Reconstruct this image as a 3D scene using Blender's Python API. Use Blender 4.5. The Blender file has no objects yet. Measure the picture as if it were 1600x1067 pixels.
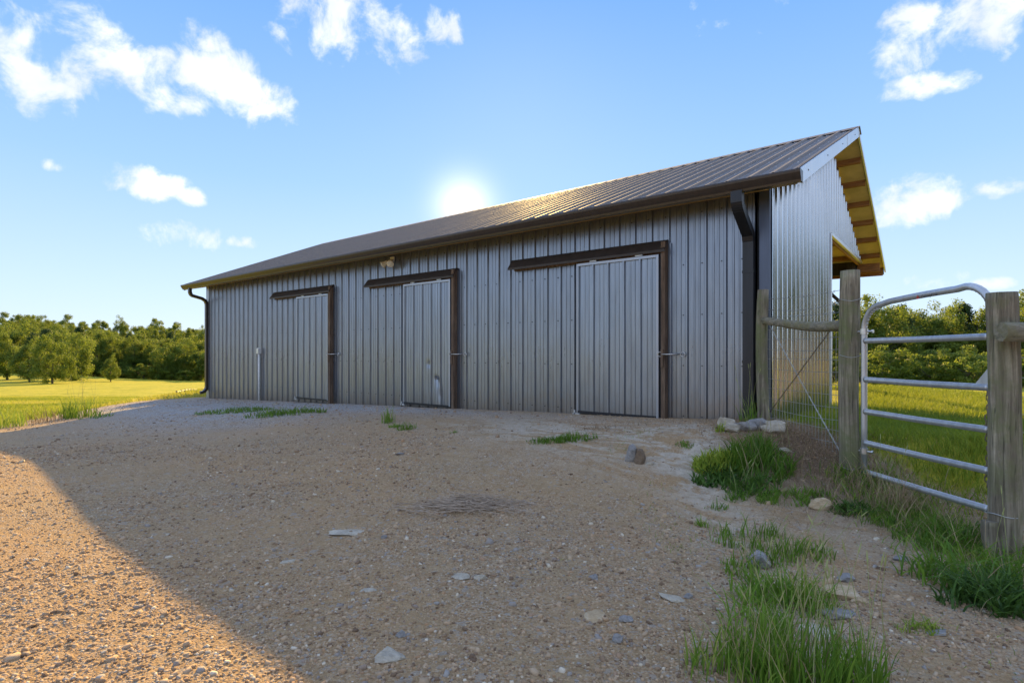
import bpy, bmesh, math, random
import numpy as np
from mathutils import Vector, noise

random.seed(7)
RNG = np.random.default_rng(11)
C = bpy.context.scene.collection
S = bpy.context.scene
HZ = 1.2                                   # camera height
CE, SE = 0.7799, 0.6259                    # cos / sin of the camera heading

# ------------------------------------------------------------------ camera, sky, sun, exposure
cam = bpy.data.cameras.new('camera')
cam.lens = 19.6
cam.sensor_width = 36
cam.shift_y = 0.0122
cam.clip_start = 0.05
cam.clip_end = 3000
cam_o = bpy.data.objects.new('camera', cam)
C.objects.link(cam_o)
cam_o.location = (0, 0, HZ)
cam_o.rotation_euler = (math.radians(90), 0, math.atan2(SE, CE))
S.camera = cam_o
S.view_settings.view_transform = 'Standard'
S.view_settings.look = 'None'
S.view_settings.gamma = 1
S.view_settings.use_curve_mapping = False
S.view_settings.exposure = 1.32

def c2w(a, b):
    """camera-aligned ground coordinates (right, forward) to world (along the wall, across it)"""
    return CE * a - SE * b, SE * a + CE * b

SUN_AZ = math.radians(.5)                # relative to the camera heading, right positive
SUN_EL = math.radians(25.8)
sa, sb = math.sin(SUN_AZ), math.cos(SUN_AZ)
sx, sy = c2w(sa, sb)
sun_dir = Vector((sx * math.cos(SUN_EL), sy * math.cos(SUN_EL), math.sin(SUN_EL)))

world = bpy.data.worlds.new('World')
S.world = world
world.use_nodes = True
wn, wl = world.node_tree.nodes, world.node_tree.links
wn.clear()
w_out = wn.new('ShaderNodeOutputWorld')
w_bg = wn.new('ShaderNodeBackground')
w_bg.inputs['Strength'].default_value = 0.15
wl.new(w_bg.outputs[0], w_out.inputs[0])
sky = wn.new('ShaderNodeTexSky')
sky.sky_type = 'NISHITA'
sky.sun_disc = False
sky.sun_elevation = SUN_EL
sky.sun_rotation = math.atan2(sun_dir.x, sun_dir.y)
sky.air_density = 1.0
sky.dust_density = 0.25
sky.ozone_density = 2.0
w_geo = wn.new('ShaderNodeTexCoord')

def px_dir(x, y):
    u, v = (x - 800) / 871.0, -(y - 553) / 871.0
    X, Y = c2w(u, 1.0)
    return Vector((X, Y, v)).normalized()

def W(kind, op, *ins):
    n = wn.new(kind)
    if op:
        n.operation = op
    for i, val in enumerate(ins):
        if val is None:
            continue
        if hasattr(val, 'is_linked') or hasattr(val, 'links'):
            wl.new(val, n.inputs[i])
        else:
            n.inputs[i].default_value = val
    return n

w_dir = w_geo.outputs['Generated']
# cloud shapes: soft ellipses by direction, broken up by noise
nz = wn.new('ShaderNodeTexNoise')
nz.inputs['Scale'].default_value = 15.0
nz.inputs['Detail'].default_value = 9.0
nz.inputs['Roughness'].default_value = 0.6
nz.inputs['Distortion'].default_value = 0.25
wl.new(w_dir, nz.inputs['Vector'])
nz2 = wn.new('ShaderNodeTexNoise')
nz2.inputs['Scale'].default_value = 11.0
nz2.inputs['Detail'].default_value = 4.0
wl.new(w_dir, nz2.inputs['Vector'])
CLOUDS = [(60, 85, 160, 66), (150, 78, 110, 60), (235, 108, 110, 45), (320, 125, 120, 46), (395, 150, 62, 34), (316, 60, 40, 22), (545, 42, 120, 50), (690, 45, 30, 26),
          (222, 288, 62, 24), (302, 308, 26, 13), (296, 368, 52, 24), (380, 378, 26, 10), (85, 260, 20, 10),
          (1480, 35, 105, 62), (1455, 130, 62, 20), (1425, 318, 68, 32), (1572, 288, 42, 16), (1465, 436, 42, 16), (1545, 442, 30, 12),
          (1850, 200, 180, 60), (-260, 180, 160, 70), (760, -420, 300, 120), (-900, 40, 260, 110), (2500, 60, 300, 120)]
dens = None
def add_cloud(c, wdt, hgt, slope=0.0):
    global dens
    up = Vector((0, 0, 1))
    r = c.cross(up).normalized()
    uu = r.cross(c).normalized()
    rs = r * math.cos(slope) + uu * math.sin(slope)
    us = uu * math.cos(slope) - r * math.sin(slope)
    dx = W('ShaderNodeVectorMath', 'DOT_PRODUCT', w_dir, tuple(rs / wdt)).outputs['Value']
    dy = W('ShaderNodeVectorMath', 'DOT_PRODUCT', w_dir, tuple(us / hgt)).outputs['Value']
    ax = W('ShaderNodeMath', 'MULTIPLY', dx, dx).outputs[0]
    s2 = W('ShaderNodeMath', 'MULTIPLY_ADD', dy, dy, ax).outputs[0]
    f = W('ShaderNodeMath', 'DOT_PRODUCT' if False else 'SUBTRACT', 1.0, s2).outputs[0]
    dc = W('ShaderNodeVectorMath', 'DOT_PRODUCT', w_dir, tuple(c)).outputs['Value']
    g = W('ShaderNodeMath', 'GREATER_THAN', dc, 0.0).outputs[0]
    off = W('ShaderNodeMath', 'MULTIPLY_ADD', g, 50.0, -50.0).outputs[0]
    f = W('ShaderNodeMath', 'ADD', f, off).outputs[0]
    dens = f if dens is None else W('ShaderNodeMath', 'MAXIMUM', dens, f).outputs[0]
for (x, y, ww, hh) in CLOUDS:
    d = px_dir(x, y)
    k = (871.0 ** 2 + (x - 800) ** 2 + (y - 553) ** 2) ** 0.5
    add_cloud(d, ww / k * (871.0 / k + 0.1), hh / k)
for azd, eld, ww, hh in [(160, 14, .6, .14), (190, 34, .5, .2), (140, 48, .5, .2), (260, 26, .4, .16), (100, 30, .4, .14), (180, 70, .5, .3), (285, 60, .4, .25), (75, 62, .4, .25), (215, 40, .5, .2), (125, 24, .4, .14), (300, 40, .4, .18), (60, 42, .4, .18), (235, 14, .4, .1), (10, 62, .4, .2), (150, 32, .5, .17), (200, 22, .45, .13), (110, 40, .4, .16), (245, 38, .45, .18), (175, 55, .4, .22), (90, 18, .35, .09), (270, 15, .4, .1)]:  # extra clouds out of view, added to lift and whiten the shaded ground
    az = math.radians(azd)
    X, Y = c2w(math.sin(az), math.cos(az))
    add_cloud(Vector((X * math.cos(math.radians(eld)), Y * math.cos(math.radians(eld)), math.sin(math.radians(eld)))), ww, hh)
dclamp = W('ShaderNodeMath', 'MAXIMUM', dens, -2.0).outputs[0]
nsh = W('ShaderNodeMath', 'MULTIPLY_ADD', nz.outputs[0], 7.6, -3.9).outputs[0]
tot = W('ShaderNodeMath', 'ADD', dclamp, nsh).outputs[0]
mr = wn.new('ShaderNodeMapRange')
mr.interpolation_type = 'SMOOTHSTEP'
mr.inputs['From Min'].default_value = -0.35
mr.inputs['From Max'].default_value = 1.4
wl.new(tot, mr.inputs['Value'])
cmask = W('ShaderNodeMath', 'MULTIPLY', mr.outputs[0], 0.93).outputs[0]
# colour grade of the sky and its brighter veil of painted sun glow, below and left of the sun lamp
w_z = W('ShaderNodeSeparateXYZ', None, w_dir).outputs[2]
grad = wn.new('ShaderNodeValToRGB')
el_ = grad.color_ramp.elements
while len(el_) < 5: el_.new(.5)
for e_, (p_, c_) in zip(el_, [(0, (.62, .75, .93)), (.10, (.52, .69, .93)), (.28, (.32, .54, .92)), (.55, (.145, .36, .86)), (1, (.12, .31, .78))]):
    e_.position = p_; e_.color = (*c_, 1)
wl.new(w_z, grad.inputs[0])
gsc = wn.new('ShaderNodeMix'); gsc.data_type = 'RGBA'; gsc.blend_type = 'MULTIPLY'; gsc.inputs[0].default_value = 1
wl.new(grad.outputs[0], gsc.inputs[6]); gsc.inputs[7].default_value = (3.3, 3.26, 3.2, 1)
tint = wn.new('ShaderNodeMix'); tint.data_type = 'RGBA'; tint.clamp_result = False
tint.inputs[0].default_value = 0.96
wl.new(sky.outputs[0], tint.inputs[6])
wl.new(gsc.outputs[2], tint.inputs[7])
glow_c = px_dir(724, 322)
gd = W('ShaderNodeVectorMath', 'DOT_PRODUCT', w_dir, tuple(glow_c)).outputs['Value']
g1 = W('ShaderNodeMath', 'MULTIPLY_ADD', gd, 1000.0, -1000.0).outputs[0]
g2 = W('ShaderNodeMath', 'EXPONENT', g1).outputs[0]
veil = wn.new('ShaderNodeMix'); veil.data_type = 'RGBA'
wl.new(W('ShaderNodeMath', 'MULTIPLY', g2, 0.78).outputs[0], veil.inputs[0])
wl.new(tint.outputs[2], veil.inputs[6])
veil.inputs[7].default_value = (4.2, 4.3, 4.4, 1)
cr = wn.new('ShaderNodeMix'); cr.data_type = 'RGBA'
wl.new(W('ShaderNodeMath', 'MULTIPLY_ADD', nz2.outputs[0], 2.4, -0.65).outputs[0], cr.inputs[0])
cr.inputs[6].default_value = (2.2, 2.4, 2.75, 1)
cr.inputs[7].default_value = (3.6, 3.6, 3.6, 1)
cm = wn.new('ShaderNodeMix'); cm.data_type = 'RGBA'
wl.new(cmask, cm.inputs[0])
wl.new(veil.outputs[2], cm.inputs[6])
wl.new(cr.outputs[2], cm.inputs[7])
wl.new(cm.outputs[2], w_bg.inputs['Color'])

sun = bpy.data.lights.new('sun', 'SUN')
sun.energy = 4.0
sun.angle = math.radians(0.5)
sun.color = (1.0, 0.66, 0.22)
sun_o = bpy.data.objects.new('sun', sun)
C.objects.link(sun_o)
sun_o.rotation_euler = sun_dir.to_track_quat('Z', 'Y').to_euler()
sun_o.location = (0, 0, 30)

# ------------------------------------------------------------------ helpers
def tag(o, label=None, cat=None, group=None, kind=None):
    if label: o['label'] = label
    if cat: o['category'] = cat
    if group: o['group'] = group
    if kind: o['kind'] = kind
    return o

def mesh_obj(name, verts, faces, mat=None, parent=None, smooth=False, loc=None):
    me = bpy.data.meshes.new(name)
    me.from_pydata([tuple(v) for v in verts], [], faces)
    if smooth:
        me.polygons.foreach_set('use_smooth', [True] * len(me.polygons))
    me.update()
    if mat: me.materials.append(mat)
    o = bpy.data.objects.new(name, me)
    C.objects.link(o)
    if parent: o.parent = parent
    if loc is not None: o.location = loc
    return o

def np_mesh(name, V, F, mat=None, parent=None, attr=None, smooth=False, loc=None):
    """V (n,3); F list of index arrays (m,k)"""
    me = bpy.data.meshes.new(name)
    V = np.asarray(V, np.float32)
    me.vertices.add(len(V))
    me.vertices.foreach_set('co', V.ravel())
    loops = np.concatenate([f.ravel() for f in F]).astype(np.int32)
    tot = np.concatenate([np.full(len(f), f.shape[1]) for f in F]).astype(np.int32)
    start = np.concatenate([[0], np.cumsum(tot)[:-1]]).astype(np.int32)
    me.loops.add(len(loops))
    me.loops.foreach_set('vertex_index', loops)
    me.polygons.add(len(tot))
    me.polygons.foreach_set('loop_start', start)
    me.polygons.foreach_set('loop_total', tot)
    if smooth:
        me.polygons.foreach_set('use_smooth', np.ones(len(tot), bool))
    me.update(calc_edges=True)
    if attr:
        for an, data in attr.items():
            at = me.attributes.new(an, 'FLOAT', 'POINT')
            at.data.foreach_set('value', np.asarray(data, np.float32))
    if mat: me.materials.append(mat)
    o = bpy.data.objects.new(name, me)
    C.objects.link(o)
    if parent: o.parent = parent
    if loc is not None: o.location = loc
    return o

def empty(name, loc=(0, 0, 0)):
    o = bpy.data.objects.new(name, None)
    o.empty_display_size = 0.2
    C.objects.link(o)
    o.location = loc
    return o

class MB:
    """collects simple solids into one mesh"""
    def __init__(self):
        self.v, self.f = [], []
    def box(self, x0, x1, y0, y1, z0, z1):
        n = len(self.v)
        self.v += [(x0, y0, z0), (x1, y0, z0), (x1, y1, z0), (x0, y1, z0), (x0, y0, z1), (x1, y0, z1), (x1, y1, z1), (x0, y1, z1)]
        self.f += [tuple(n + i for i in q) for q in ((0, 3, 2, 1), (4, 5, 6, 7), (0, 1, 5, 4), (1, 2, 6, 5), (2, 3, 7, 6), (3, 0, 4, 7))]
        return self
    def prism(self, prof, axis_pts):
        """closed profile list of 3D offset tuples swept between the given points"""
        n, k = len(self.v), len(prof)
        for p in axis_pts:
            for q in prof:
                self.v.append((p[0] + q[0], p[1] + q[1], p[2] + q[2]))
        for s in range(len(axis_pts) - 1):
            for i in range(k):
                j = (i + 1) % k
                self.f.append((n + s * k + i, n + s * k + j, n + (s + 1) * k + j, n + (s + 1) * k + i))
        self.f.append(tuple(n + i for i in range(k))[::-1])
        m = n + (len(axis_pts) - 1) * k
        self.f.append(tuple(m + i for i in range(k)))
        return self
    def tube(self, pts, r, seg=10, caps=True, rx=None):
        pts = [Vector(p) for p in pts]
        rs = r if isinstance(r, (list, tuple)) else [r] * len(pts)
        n = len(self.v)
        t0 = (pts[1] - pts[0]).normalized()
        ref = Vector((0, 0, 1)) if abs(t0.z) < .9 else Vector((1, 0, 0))
        a = t0.cross(ref).normalized()
        for i, p in enumerate(pts):
            t = (pts[min(i + 1, len(pts) - 1)] - pts[max(i - 1, 0)]).normalized()
            a = (a - t * a.dot(t)).normalized()
            b = t.cross(a)
            for k in range(seg):
                an = 2 * math.pi * k / seg
                self.v.append(tuple(p + a * (math.cos(an) * rs[i] * (rx or 1)) + b * (math.sin(an) * rs[i])))
        for s in range(len(pts) - 1):
            for k in range(seg):
                j = (k + 1) % seg
                self.f.append((n + s * seg + k, n + s * seg + j, n + (s + 1) * seg + j, n + (s + 1) * seg + k))
        if caps:
            self.f.append(tuple(n + k for k in range(seg))[::-1])
            m = n + (len(pts) - 1) * seg
            self.f.append(tuple(m + k for k in range(seg)))
        return self
    def build(self, name, mat, parent=None, smooth=False, loc=None, bevel=0):
        o = mesh_obj(name, self.v, self.f, mat, parent, smooth, loc)
        if bevel:
            m = o.modifiers.new('bevel', 'BEVEL'); m.width = bevel; m.segments = 2; m.limit_method = 'ANGLE'
        return o

# ------------------------------------------------------------------ materials
def new_mat(name):
    m = bpy.data.materials.new(name)
    m.use_nodes = True
    nt = m.node_tree
    nt.nodes.clear()
    out = nt.nodes.new('ShaderNodeOutputMaterial')
    return m, nt, out

class NT:
    def __init__(self, nt): self.nt = nt
    def n(self, kind, ins=None, **kw):
        nd = self.nt.nodes.new(kind)
        for k, v in kw.items(): setattr(nd, k, v)
        for k, v in (ins or {}).items():
            if isinstance(v, bpy.types.NodeSocket): self.nt.links.new(v, nd.inputs[k])
            else: nd.inputs[k].default_value = v
        return nd
    def math(self, op, a, b=0.0, c=0.0):
        return self.n('ShaderNodeMath', {0: a, 1: b, 2: c}, operation=op).outputs[0]
    def noise(self, vec, scale, detail=4, rough=.55, dist=0.0):
        return self.n('ShaderNodeTexNoise', {'Vector': vec, 'Scale': scale, 'Detail': detail, 'Roughness': rough, 'Distortion': dist}).outputs[0]
    def ramp(self, fac, stops, interp='LINEAR'):
        r = self.n('ShaderNodeValToRGB', {'Fac': fac})
        r.color_ramp.interpolation = interp
        while len(r.color_ramp.elements) < len(stops): r.color_ramp.elements.new(.5)
        for e, (p, c) in zip(r.color_ramp.elements, stops):
            e.position = p
            e.color = (*c, 1) if len(c) == 3 else c
        return r.outputs[0]
    def mix(self, fac, a, b, mode='MIX'):
        m = self.nt.nodes.new('ShaderNodeMix'); m.data_type = 'RGBA'; m.blend_type = mode
        for i, v in ((0, fac), (6, a), (7, b)):
            if isinstance(v, bpy.types.NodeSocket): self.nt.links.new(v, m.inputs[i])
            else: m.inputs[i].default_value = v if i == 0 else ((*v, 1) if len(v) == 3 else v)
        return m.outputs[2]
    def scaled(self, vec, s):
        return self.n('ShaderNodeMapping', {'Vector': vec, 'Scale': s}).outputs[0]
    def bump(self, h, strength, dist, normal=None):
        d = {'Height': h, 'Strength': strength, 'Distance': dist}
        if normal is not None: d['Normal'] = normal
        return self.n('ShaderNodeBump', d).outputs[0]
    def princ(self, **kw):
        return self.n('ShaderNodeBsdfPrincipled', {k.replace('_', ' '): v for k, v in kw.items()})

def metal_mat(name, col, rough=.36, metallic=.85, streak=.12, dirt=None, coord='Object', bumpk=.35):
    m, nt, out = new_mat(name); N = NT(nt)
    P = N.n('ShaderNodeTexCoord').outputs[coord]
    sp = N.noise(P, 140, 2)                                      # fine spangle
    st = N.noise(N.scaled(P, (9, 9, .6)), 3, 5, .6)              # streaks running down
    lo = N.noise(P, 1.3, 3)
    f = N.math('ADD', N.math('MULTIPLY', sp, .25), N.math('MULTIPLY', st, .75))
    c0 = tuple(x * (1 - streak) for x in col); c1 = tuple(min(1, x * (1 + streak)) for x in col)
    base = N.ramp(f, [(.32, c0), (.68, c1)])
    if dirt:
        wp = N.n('ShaderNodeNewGeometry').outputs['Position']
        sx_ = N.n('ShaderNodeSeparateXYZ', {0: wp})
        sep = N.math('SUBTRACT', sx_.outputs[2], N.math('MULTIPLY_ADD', sx_.outputs[0], .031, .50))   # height above the ground line
        h = N.n('ShaderNodeMapRange', {'Value': N.math('SUBTRACT', sep, N.math('MULTIPLY_ADD', N.noise(wp, 7, 7, .75), .75, -.30)), 'From Min': -.08, 'From Max': .26, 'To Min': .5, 'To Max': 0.0}).outputs[0]
        base = N.mix(h, base, dirt)
    r = N.math('ADD', N.math('MULTIPLY', lo, .18), rough - .09)
    r = N.math('ADD', r, N.math('MULTIPLY', st, .08))
    nb = N.bump(N.noise(N.scaled(P, (1, 1, .35)), 2.6, 2), bumpk, .02)
    nb = N.bump(sp, .03, .002, nb)
    p = N.princ(Base_Color=base, Metallic=metallic, Roughness=r, Normal=nb)
    nt.links.new(p.outputs[0], out.inputs[0])
    return m

def wood_mat(name, c0, c1, c2, axis='z', scale=1.0, green=None, rough=.85, cracks=True):
    m, nt, out = new_mat(name); N = NT(nt)
    P = N.n('ShaderNodeTexCoord').outputs['Object']
    sc = {'z': (22, 22, 1.1), 'x': (1.1, 22, 22), 'y': (22, 1.1, 22)}[axis]
    V = N.scaled(P, tuple(s * scale for s in sc))
    g = N.noise(V, 1.6, 8, .65, .8)
    big = N.noise(P, 3.1, 4, .6, .4)
    col = N.ramp(g, [(.28, c0), (.48, c1), (.7, c2)])
    col = N.mix(N.ramp(big, [(.35, (.55,) * 3), (.65, (0,) * 3)]), col, c0)
    if green:
        gm = N.ramp(N.noise(P, 4.5, 5, .7, .3), [(.45, (0, 0, 0)), (.68, (.85, .85, .85))])
        col = N.mix(gm, col, green)
    h = g
    if cracks:
        ck = N.ramp(N.noise(N.scaled(P, tuple(s * 1.6 for s in sc)), 2.0, 3, .5, .6), [(.33, (0, 0, 0)), (.39, (1, 1, 1))])
        col = N.mix(N.math('MULTIPLY_ADD', ck, .6, .4), tuple(x * .4 for x in c0), col)
        h = N.math('ADD', g, ck)
    kn = N.n('ShaderNodeTexVoronoi', {'Vector': N.scaled(P, tuple(.45 if s < 5 else 1.0 for s in sc)), 'Scale': 5.0}).outputs['Distance']
    km = N.ramp(kn, [(.045, (1, 1, 1)), (.075, (0, 0, 0))])
    col = N.mix(N.math('MULTIPLY', km, .7), col, tuple(x * .5 for x in c0))
    p = N.princ(Base_Color=col, Roughness=rough, Normal=N.bump(h, .6, .006))
    nt.links.new(p.outputs[0], out.inputs[0])
    return m

def plain_mat(name, col, rough=.6, metallic=0.0, var=.15, scale=30):
    m, nt, out = new_mat(name); N = NT(nt)
    P = N.n('ShaderNodeTexCoord').outputs['Object']
    f = N.noise(P, scale, 5, .6)
    base = N.ramp(f, [(.3, tuple(x * (1 - var) for x in col)), (.7, tuple(min(1, x * (1 + var)) for x in col))])
    p = N.princ(Base_Color=base, Roughness=N.math('MULTIPLY_ADD', f, .15, rough - .07), Metallic=metallic, Normal=N.bump(f, .15, .003))
    nt.links.new(p.outputs[0], out.inputs[0])
    return m

def leaf_mat(name, cols, trans=.45, tcol=(.30, .42, .05), attr='tint', rough=.55, objvar=True):
    m, nt, out = new_mat(name); N = NT(nt)
    t = N.n('ShaderNodeAttribute', attribute_name=attr).outputs['Fac']
    if objvar:
        oi = N.n('ShaderNodeObjectInfo').outputs['Random']
        t = N.math('ADD', N.math('MULTIPLY', t, .62), N.math('MULTIPLY', oi, .38))
    st = [(i / (len(cols) - 1), c) for i, c in enumerate(cols)]
    col = N.ramp(t, st)
    d = N.princ(Base_Color=col, Roughness=rough)
    d.inputs['Specular IOR Level'].default_value = .25
    tr = N.n('ShaderNodeBsdfTranslucent', {'Color': N.mix(.5, col, tcol)})
    ms = N.n('ShaderNodeMixShader', {0: trans, 1: d.outputs[0], 2: tr.outputs[0]})
    nt.links.new(ms.outputs[0], out.inputs[0])
    return m

M = {}
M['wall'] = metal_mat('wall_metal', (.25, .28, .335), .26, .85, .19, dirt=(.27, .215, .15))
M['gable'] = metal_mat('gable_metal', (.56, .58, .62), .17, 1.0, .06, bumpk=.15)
M['roof'] = metal_mat('roof_metal', (.20, .185, .18), .6, .3, .14, bumpk=.2)
M['door'] = metal_mat('door_metal', (.265, .30, .36), .28, .85, .18, dirt=(.25, .22, .18))
M['trim'] = metal_mat('trim_metal', (.66, .68, .72), .33, .8, .06)
M['door_trim'] = metal_mat('door_trim_metal', (.36, .39, .45), .34, .8, .08)
M['dark_trim'] = metal_mat('dark_trim_metal', (.055, .043, .037), .28, .25, .2)
M['black_trim'] = metal_mat('black_trim_metal', (.022, .024, .03), .3, .3, .2)
M['navy_trim'] = metal_mat('navy_corner_metal', (.10, .12, .17), .33, .6, .12)
M['galv'] = metal_mat('galvanised_steel', (.55, .57, .60), .38, .75, .16, bumpk=.1)
M['steel'] = plain_mat('bright_steel', (.6, .6, .6), .3, .9)
M['wire'] = plain_mat('fence_wire', (.40, .41, .40), .45, .5)
M['rust_wire'] = plain_mat('rusty_wire', (.12, .08, .06), .7, .3)
M['jamb'] = wood_mat('jamb_wood', (.07, .045, .03), (.16, .105, .07), (.28, .20, .14))
M['hood'] = plain_mat('hood_brown_metal', (.045, .035, .03), .5, .2, .3, 12)
M['purlin'] = wood_mat('purlin_wood', (.17, .07, .025), (.30, .14, .05), (.42, .22, .09), 'x')
M['sheet_back'] = plain_mat('roof_sheet_backing', (.56, .43, .23), .7, 0, .18, 4)
M['soffit'] = wood_mat('soffit_wood', (.30, .16, .045), (.46, .27, .08), (.58, .37, .13), 'x')
M['dark_wood'] = wood_mat('dark_post_wood', (.02, .018, .018), (.04, .035, .035), (.07, .06, .055))
M['post'] = wood_mat('fence_post_wood', (.075, .06, .04), (.25, .215, .155), (.52, .46, .35), green=(.15, .17, .065))
M['post_top'] = wood_mat('post_end_grain', (.10, .09, .07), (.20, .18, .13), (.30, .27, .20))
M['rail'] = wood_mat('fence_rail_wood', (.11, .10, .075), (.24, .22, .16), (.38, .35, .27), 'x', green=(.19, .18, .05))
M['plastic'] = plain_mat('grey_conduit', (.68, .69, .68), .5)
M['lamp'] = plain_mat('lamp_cream', (.85, .79, .60), .35)
M['lens'] = plain_mat('lamp_lens', (.75, .72, .60), .12)
M['grass'] = leaf_mat('grass_blades', [(.055, .13, .015), (.12, .25, .03), (.22, .36, .045), (.42, .42, .12)], .4, (.35, .45, .06), objvar=False)
M['field_grass'] = leaf_mat('field_grass_blades', [(.08, .17, .02), (.22, .31, .03), (.46, .45, .05), (.62, .53, .15)], .4, (.45, .45, .06), objvar=False)
M['straw'] = leaf_mat('dry_grass', [(.18, .12, .07), (.34, .24, .15), (.52, .40, .24)], .2, (.4, .32, .15), objvar=False)
M['dark_leaf'] = leaf_mat('weed_leaves', [(.04, .09, .02), (.085, .17, .03), (.15, .26, .045)], .25, (.2, .35, .05), objvar=False)
M['pale_leaf'] = leaf_mat('pale_weed_leaves', [(.14, .24, .03), (.32, .42, .05), (.52, .56, .09)], .35, (.4, .45, .08), objvar=False)
M['crown'] = leaf_mat('tree_leaves', [(.035, .075, .018), (.07, .125, .025), (.13, .19, .035), (.21, .26, .05)], .5, (.42, .50, .06))
M['pine'] = leaf_mat('pine_needles', [(.030, .060, .018), (.055, .10, .026), (.09, .14, .04)], .3, (.15, .2, .04))
M['bark'] = wood_mat('bark', (.05, .04, .03), (.11, .09, .07), (.18, .15, .12))
M['twig'] = plain_mat('dead_twigs', (.42, .33, .25), .8, 0, .3)

def rock_mat(name, c0, c1, c2, scale=9):
    m, nt, out = new_mat(name); N = NT(nt)
    P = N.n('ShaderNodeTexCoord').outputs['Object']
    g = N.noise(P, scale, 8, .65, .5)
    v = N.noise(N.scaled(P, (1, 1, 5)), scale * 2.2, 4, .6, 1.5)
    col = N.ramp(N.math('MULTIPLY_ADD', v, .45, N.math('MULTIPLY', g, .6)), [(.3, c0), (.5, c1), (.72, c2)])
    p = N.princ(Base_Color=col, Roughness=.85, Normal=N.bump(g, .7, .02))
    nt.links.new(p.outputs[0], out.inputs[0])
    return m
M['rock_grey'] = rock_mat('grey_rock', (.10, .095, .095), (.25, .24, .235), (.48, .45, .41))
M['rock_pale'] = rock_mat('pale_rock', (.20, .17, .13), (.42, .37, .29), (.64, .58, .47))
M['rock_tan'] = rock_mat('tan_rock', (.28, .18, .09), (.46, .34, .20), (.62, .52, .38))
M['rock_brown'] = rock_mat('brown_rock', (.09, .06, .04), (.17, .12, .08), (.28, .21, .14))

def pebble_mat():
    m, nt, out = new_mat('pebbles'); N = NT(nt)
    t = N.n('ShaderNodeAttribute', attribute_name='tint').outputs['Fac']
    col = N.ramp(t, [(0, (.16, .10, .06)), (.2, (.31, .205, .12)), (.45, (.43, .30, .185)), (.72, (.52, .38, .245)), (.82, (.42, .25, .13)), (.87, (.28, .235, .20)), (.95, (.37, .34, .31)), (.97, (.58, .48, .34)), (1, (.68, .60, .48))])
    P = N.n('ShaderNodeTexCoord').outputs['Object']
    p = N.princ(Base_Color=col, Roughness=.85, Normal=N.bump(N.noise(P, 160, 3), .5, .003))
    nt.links.new(p.outputs[0], out.inputs[0])
    return m
M['pebble'] = pebble_mat()

def ground_mat():
    m, nt, out = new_mat('ground'); N = NT(nt)
    P = N.n('ShaderNodeNewGeometry').outputs['Position']
    A = lambda n: N.n('ShaderNodeAttribute', attribute_name=n).outputs['Fac']
    gr, blue, dry, pale = A('grassy'), A('blue'), A('dry'), A('pale')
    # gravel: packed brown earth with cells of small stone
    vo = N.n('ShaderNodeTexVoronoi', {'Vector': P, 'Scale': 95.0})
    vo2 = N.n('ShaderNodeTexVoronoi', {'Vector': P, 'Scale': 38.0})
    cell = N.n('ShaderNodeSeparateColor', {0: vo.outputs['Color']}).outputs[0]
    cell2 = N.n('ShaderNodeSeparateColor', {0: vo2.outputs['Color']}).outputs[1]
    stone = N.ramp(cell, [(0, (.20, .13, .075)), (.3, (.33, .225, .13)), (.55, (.44, .31, .19)), (.78, (.53, .39, .25)), (.9, (.37, .33, .30)), (1, (.64, .56, .44))])
    earth = N.ramp(N.noise(P, 9, 9, .7), [(.3, (.29, .205, .11)), (.5, (.41, .295, .165)), (.7, (.50, .375, .225))])
    c = N.mix(N.ramp(N.noise(P, 3.2, 6, .65), [(.35, (.25,) * 3), (.6, (.8,) * 3)]), earth, stone)
    big = N.noise(P, .55, 6, .6, .4)
    c = N.mix(N.ramp(big, [(.4, (0, 0, 0)), (.65, (.45, .45, .45))]), c, (.50, .315, .155))
    c = N.mix(N.math('MULTIPLY', N.math('GREATER_THAN', cell2, .93), .45), c, (.38, .36, .33))
    bluec = N.ramp(cell, [(0, (.20, .195, .20)), (.5, (.37, .37, .385)), (1, (.62, .61, .59))])
    bm = N.math('MULTIPLY', blue, N.ramp(N.noise(P, 2.4, 7, .7), [(.34, (.4,) * 3), (.52, (1,) * 3)]))
    c = N.mix(bm, c, bluec)
    palec = N.ramp(N.noise(P, 14, 8, .7), [(.3, (.38, .31, .23)), (.6, (.62, .55, .45))])
    pm = N.math('MULTIPLY', pale, N.ramp(N.noise(N.scaled(P, (1.2, 3.5, 1)), 1.5, 8, .7, .6), [(.44, (0, 0, 0)), (.52, (1, 1, 1))]))
    c = N.mix(pm, c, palec)
    dryc = N.ramp(N.noise(P, 26, 8, .75), [(.3, (.12, .08, .055)), (.5, (.24, .165, .115)), (.72, (.38, .28, .19))])
    c = N.mix(dry, c, dryc)
    # pasture
    n1 = N.noise(P, .22, 7, .65, .3)
    n2 = N.noise(P, 5.5, 8, .75)
    n3 = N.noise(N.scaled(P, (.6, 1.6, 1)), .9, 6, .7)
    g = N.ramp(N.math('ADD', N.math('MULTIPLY', n1, .35), N.math('ADD', N.math('MULTIPLY', n2, .35), N.math('MULTIPLY', n3, .3))), [(.34, (.16, .20, .02)), (.46, (.30, .31, .03)), (.56, (.45, .40, .045)), (.68, (.57, .49, .14))])
    gm = N.n('ShaderNodeMapRange', {'Value': N.math('ADD', gr, N.math('MULTIPLY_ADD', N.noise(P, 3.5, 8, .75), .9, -.45)), 'From Min': .38, 'From Max': .62}).outputs[0]
    c = N.mix(gm, c, g)
    h1 = N.math('MULTIPLY', vo.outputs['Distance'], -1.0)
    hh = N.math('ADD', N.math('MULTIPLY', h1, .5), N.noise(P, 45, 8, .7))
    nb = N.bump(hh, .85, .02)
    p = N.princ(Base_Color=c, Roughness=.95, Normal=nb)
    p.inputs['Specular IOR Level'].default_value = .15
    nt.links.new(p.outputs[0], out.inputs[0])
    return m
M['ground'] = ground_mat()

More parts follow.
